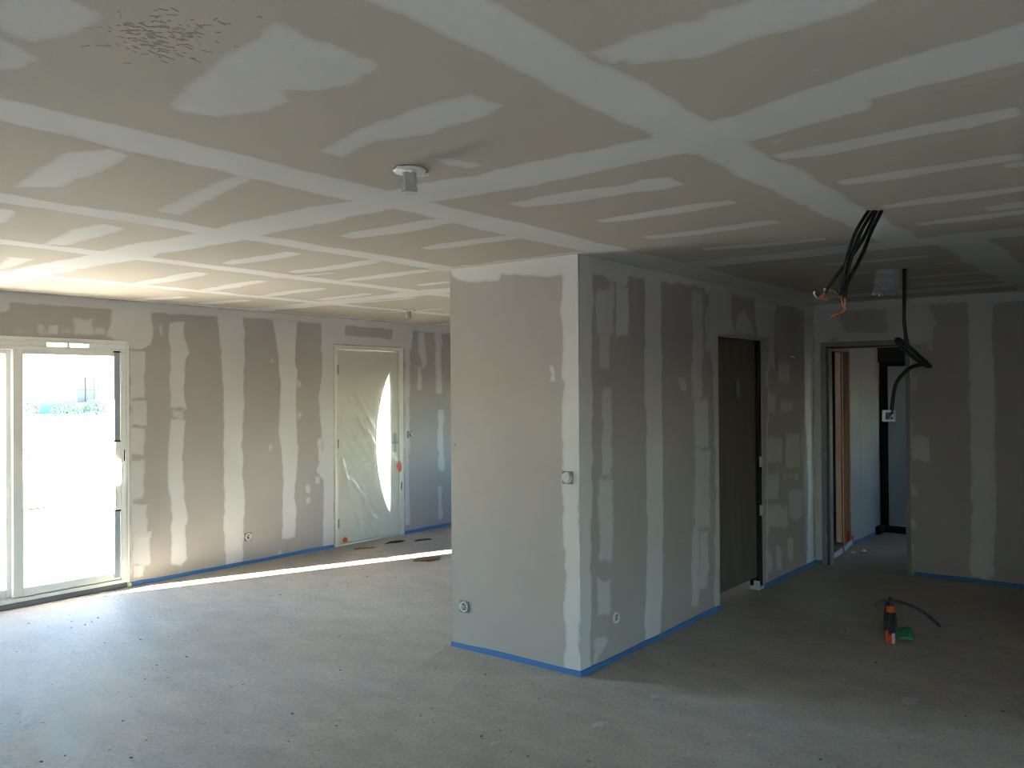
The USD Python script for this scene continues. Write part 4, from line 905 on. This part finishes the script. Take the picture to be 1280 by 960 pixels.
part('bare_soil', e, plain('bare_soil', (.20, .185, .165), .95, spec=.1), g)
# house across the way
h = thing('neighbour_house', 'pale rendered house seen through the sliding door, with turquoise garage door', 'house')
M_hw = plain('house_render', (.72, .68, .60), .9); M_turq = plain('turquoise_paint', (.17, .30, .30), .6); M_dark = plain('dark_glass', (.09, .088, .08), .4)
hw = sbox(18, -.2, 44, 3.7).difference(sbox(26.4, .0, 29.75, 2.95)).difference(sbox(29.95, .85, 31.5, 2.95))
e = extrude(hw, .3); e.apply_transform(np.array([[1, 0, 0, 0], [0, 0, 1, 70.0], [0, 1, 0, 0], [0, 0, 0, 1.]])); e.fix_normals()
part('wall', e, M_hw, h)
gd = part('garage_door', bx(26.4, 29.75, 70.12, 70.2, 0, 2.95), M_turq, h, label='turquoise garage door')
parts('rib', [bx(26.4, 29.75, 70.09, 70.12, z, z + .3) for z in np.arange(.05, 2.8, .4)], M_turq, gd)
wn = part('window', bx(29.95, 31.5, 70.15, 70.22, .85, 2.95), M_dark, h)
parts('window_bar', [bx(30.68, 30.76, 70.08, 70.15, .85, 2.95), bx(29.95, 31.5, 70.08, 70.15, 1.85, 1.93)], plain('bar_brown', (.10, .06, .04), .6), wn)
rf = [(18, 3.45), (44, 3.45)]
roofm = trimesh.Trimesh([(17.5, 69.2, 3.4), (44.5, 69.2, 3.4), (44.5, 76, 6.2), (17.5, 76, 6.2), (17.5, 69.2, 3.55), (44.5, 69.2, 3.55), (44.5, 76, 6.35), (17.5, 76, 6.35)], [[0, 1, 2], [0, 2, 3], [4, 6, 5], [4, 7, 6], [0, 5, 1], [0, 4, 5], [3, 2, 6], [3, 6, 7], [0, 3, 7], [0, 7, 4], [1, 5, 6], [1, 6, 2]], process=False)
part('roof', roofm, plain('roof_tile', (.30, .20, .15), .9), h)
part('gutter', bx(17.5, 44.5, 69.05, 69.2, 3.36, 3.52, .03), M_dark, h)
parts('side_wall', [bx(18, 18.3, 70.3, 76, -.2, 3.6), bx(43.7, 44, 70.3, 76, -.2, 3.6), bx(18, 44, 75.8, 76, -.2, 3.6)], M_hw, h)
# plants
M_leafg = plain('leaf_green', (.30, .33, .20), .7)
def bush(name, label, x, y, z, rx, rz, n, leafs, cat='shrub'):
    t = thing(name, label, cat); r_ = np.random.default_rng(n + int(x * 10)); V, F = [], []
    for k in range(n):
        a, b, s = r_.uniform(0, 6.283), r_.uniform(-.2, 1), r_.uniform(.5, 1) ** .5
        p = np.array([x + rx * s * math.cos(a) * math.sqrt(1 - min(1, b * b) * .8), y + rx * .7 * s * math.sin(a) * math.sqrt(1 - min(1, b * b) * .8), z + rz * (.25 + .75 * b * s) + .05])
        d = r_.normal(size=3); d /= np.linalg.norm(d); e_ = np.cross(d, r_.normal(size=3)); e_ /= np.linalg.norm(e_); o = len(V)
        V += [p, p + leafs * (.5 * d + .25 * e_), p + leafs * d, p + leafs * (.5 * d - .25 * e_)]; F += [[o, o + 1, o + 2], [o, o + 2, o + 3]]
    part('foliage', trimesh.Trimesh(V, F, process=False), M_leafg, t)
    parts('stem', [tube([(x, y, z - .02), (x + .1 * rx, y, z + rz * .4), (x - .1 * rx, y, z + rz * .8)], .03 * rx + .004, 6), tube([(x, y, z - .02), (x - .25 * rx, y + .1 * rx, z + rz * .6)], .02 * rx + .003, 6)], plain('bark', (.12, .08, .05), .9), t)
bush('hedge_shrub', 'low dark shrub at the foot of the house across the way', 25.3, 68.2, -.16, .8, 1.5, 900, .22)
bush('hedge_shrub', 'wide low shrub in front of the turquoise garage door', 28.2, 68.2, -.16, 1.2, .9, 900, .2)
bush('hedge_shrub', 'shrub under the dark window of the house across the way', 31.0, 68.8, -.16, 1.2, 1.2, 900, .22)
bush('yellow_plant', 'small spiky green plant on the gravel outside the sliding door', 5.1, 19.6, -.16, .30, .50, 130, .16, 'plant')
bush('grass_clump', 'low strip of grass on the gravel behind the spiky plant', 6.6, 19.6, -.16, .8, .14, 260, .10, 'grass')
t = thing('stone', 'small brown stone lying on the gravel outside the sliding door', 'stone', (1.75, 11.6, 0))
sp = trimesh.creation.icosphere(3, .09); sp.vertices *= (0.75 + .5 * meshkit.fbm(sp.vertices * 14, 3, 2))[:, None]; sp.vertices *= [1.2, 1, .8]; sp.vertices[:, 2] += -.155 - sp.vertices[:, 2].min()
part('stone_body', sp, plain('brown_stone', (.20, .12, .07), .9), t, smooth=True)
for k, (x, y, a, L) in enumerate([(2.1, 11.5, -.3, .6), (2.6, 11.1, .1, .5)]):
    t = thing('twig', ['long thin twig beside the brown stone outside', 'shorter thin twig further right on the gravel outside'][k], 'twig')
    dx, dy = math.cos(a) * L / 2, math.sin(a) * L / 2
    part('stem', tube([(x - dx, y - dy, -.143), (x, y + .03, -.137), (x + dx, y + dy, -.143)], .007, 6), plain('bark', (.12, .08, .05), .9), t, smooth=True)
    part('side_shoot', tube([(x, y + .03, -.137), (x + dx * .4, y + .1, -.142)], .004, 5, sub=1), plain('bark', (.12, .08, .05), .9), t)
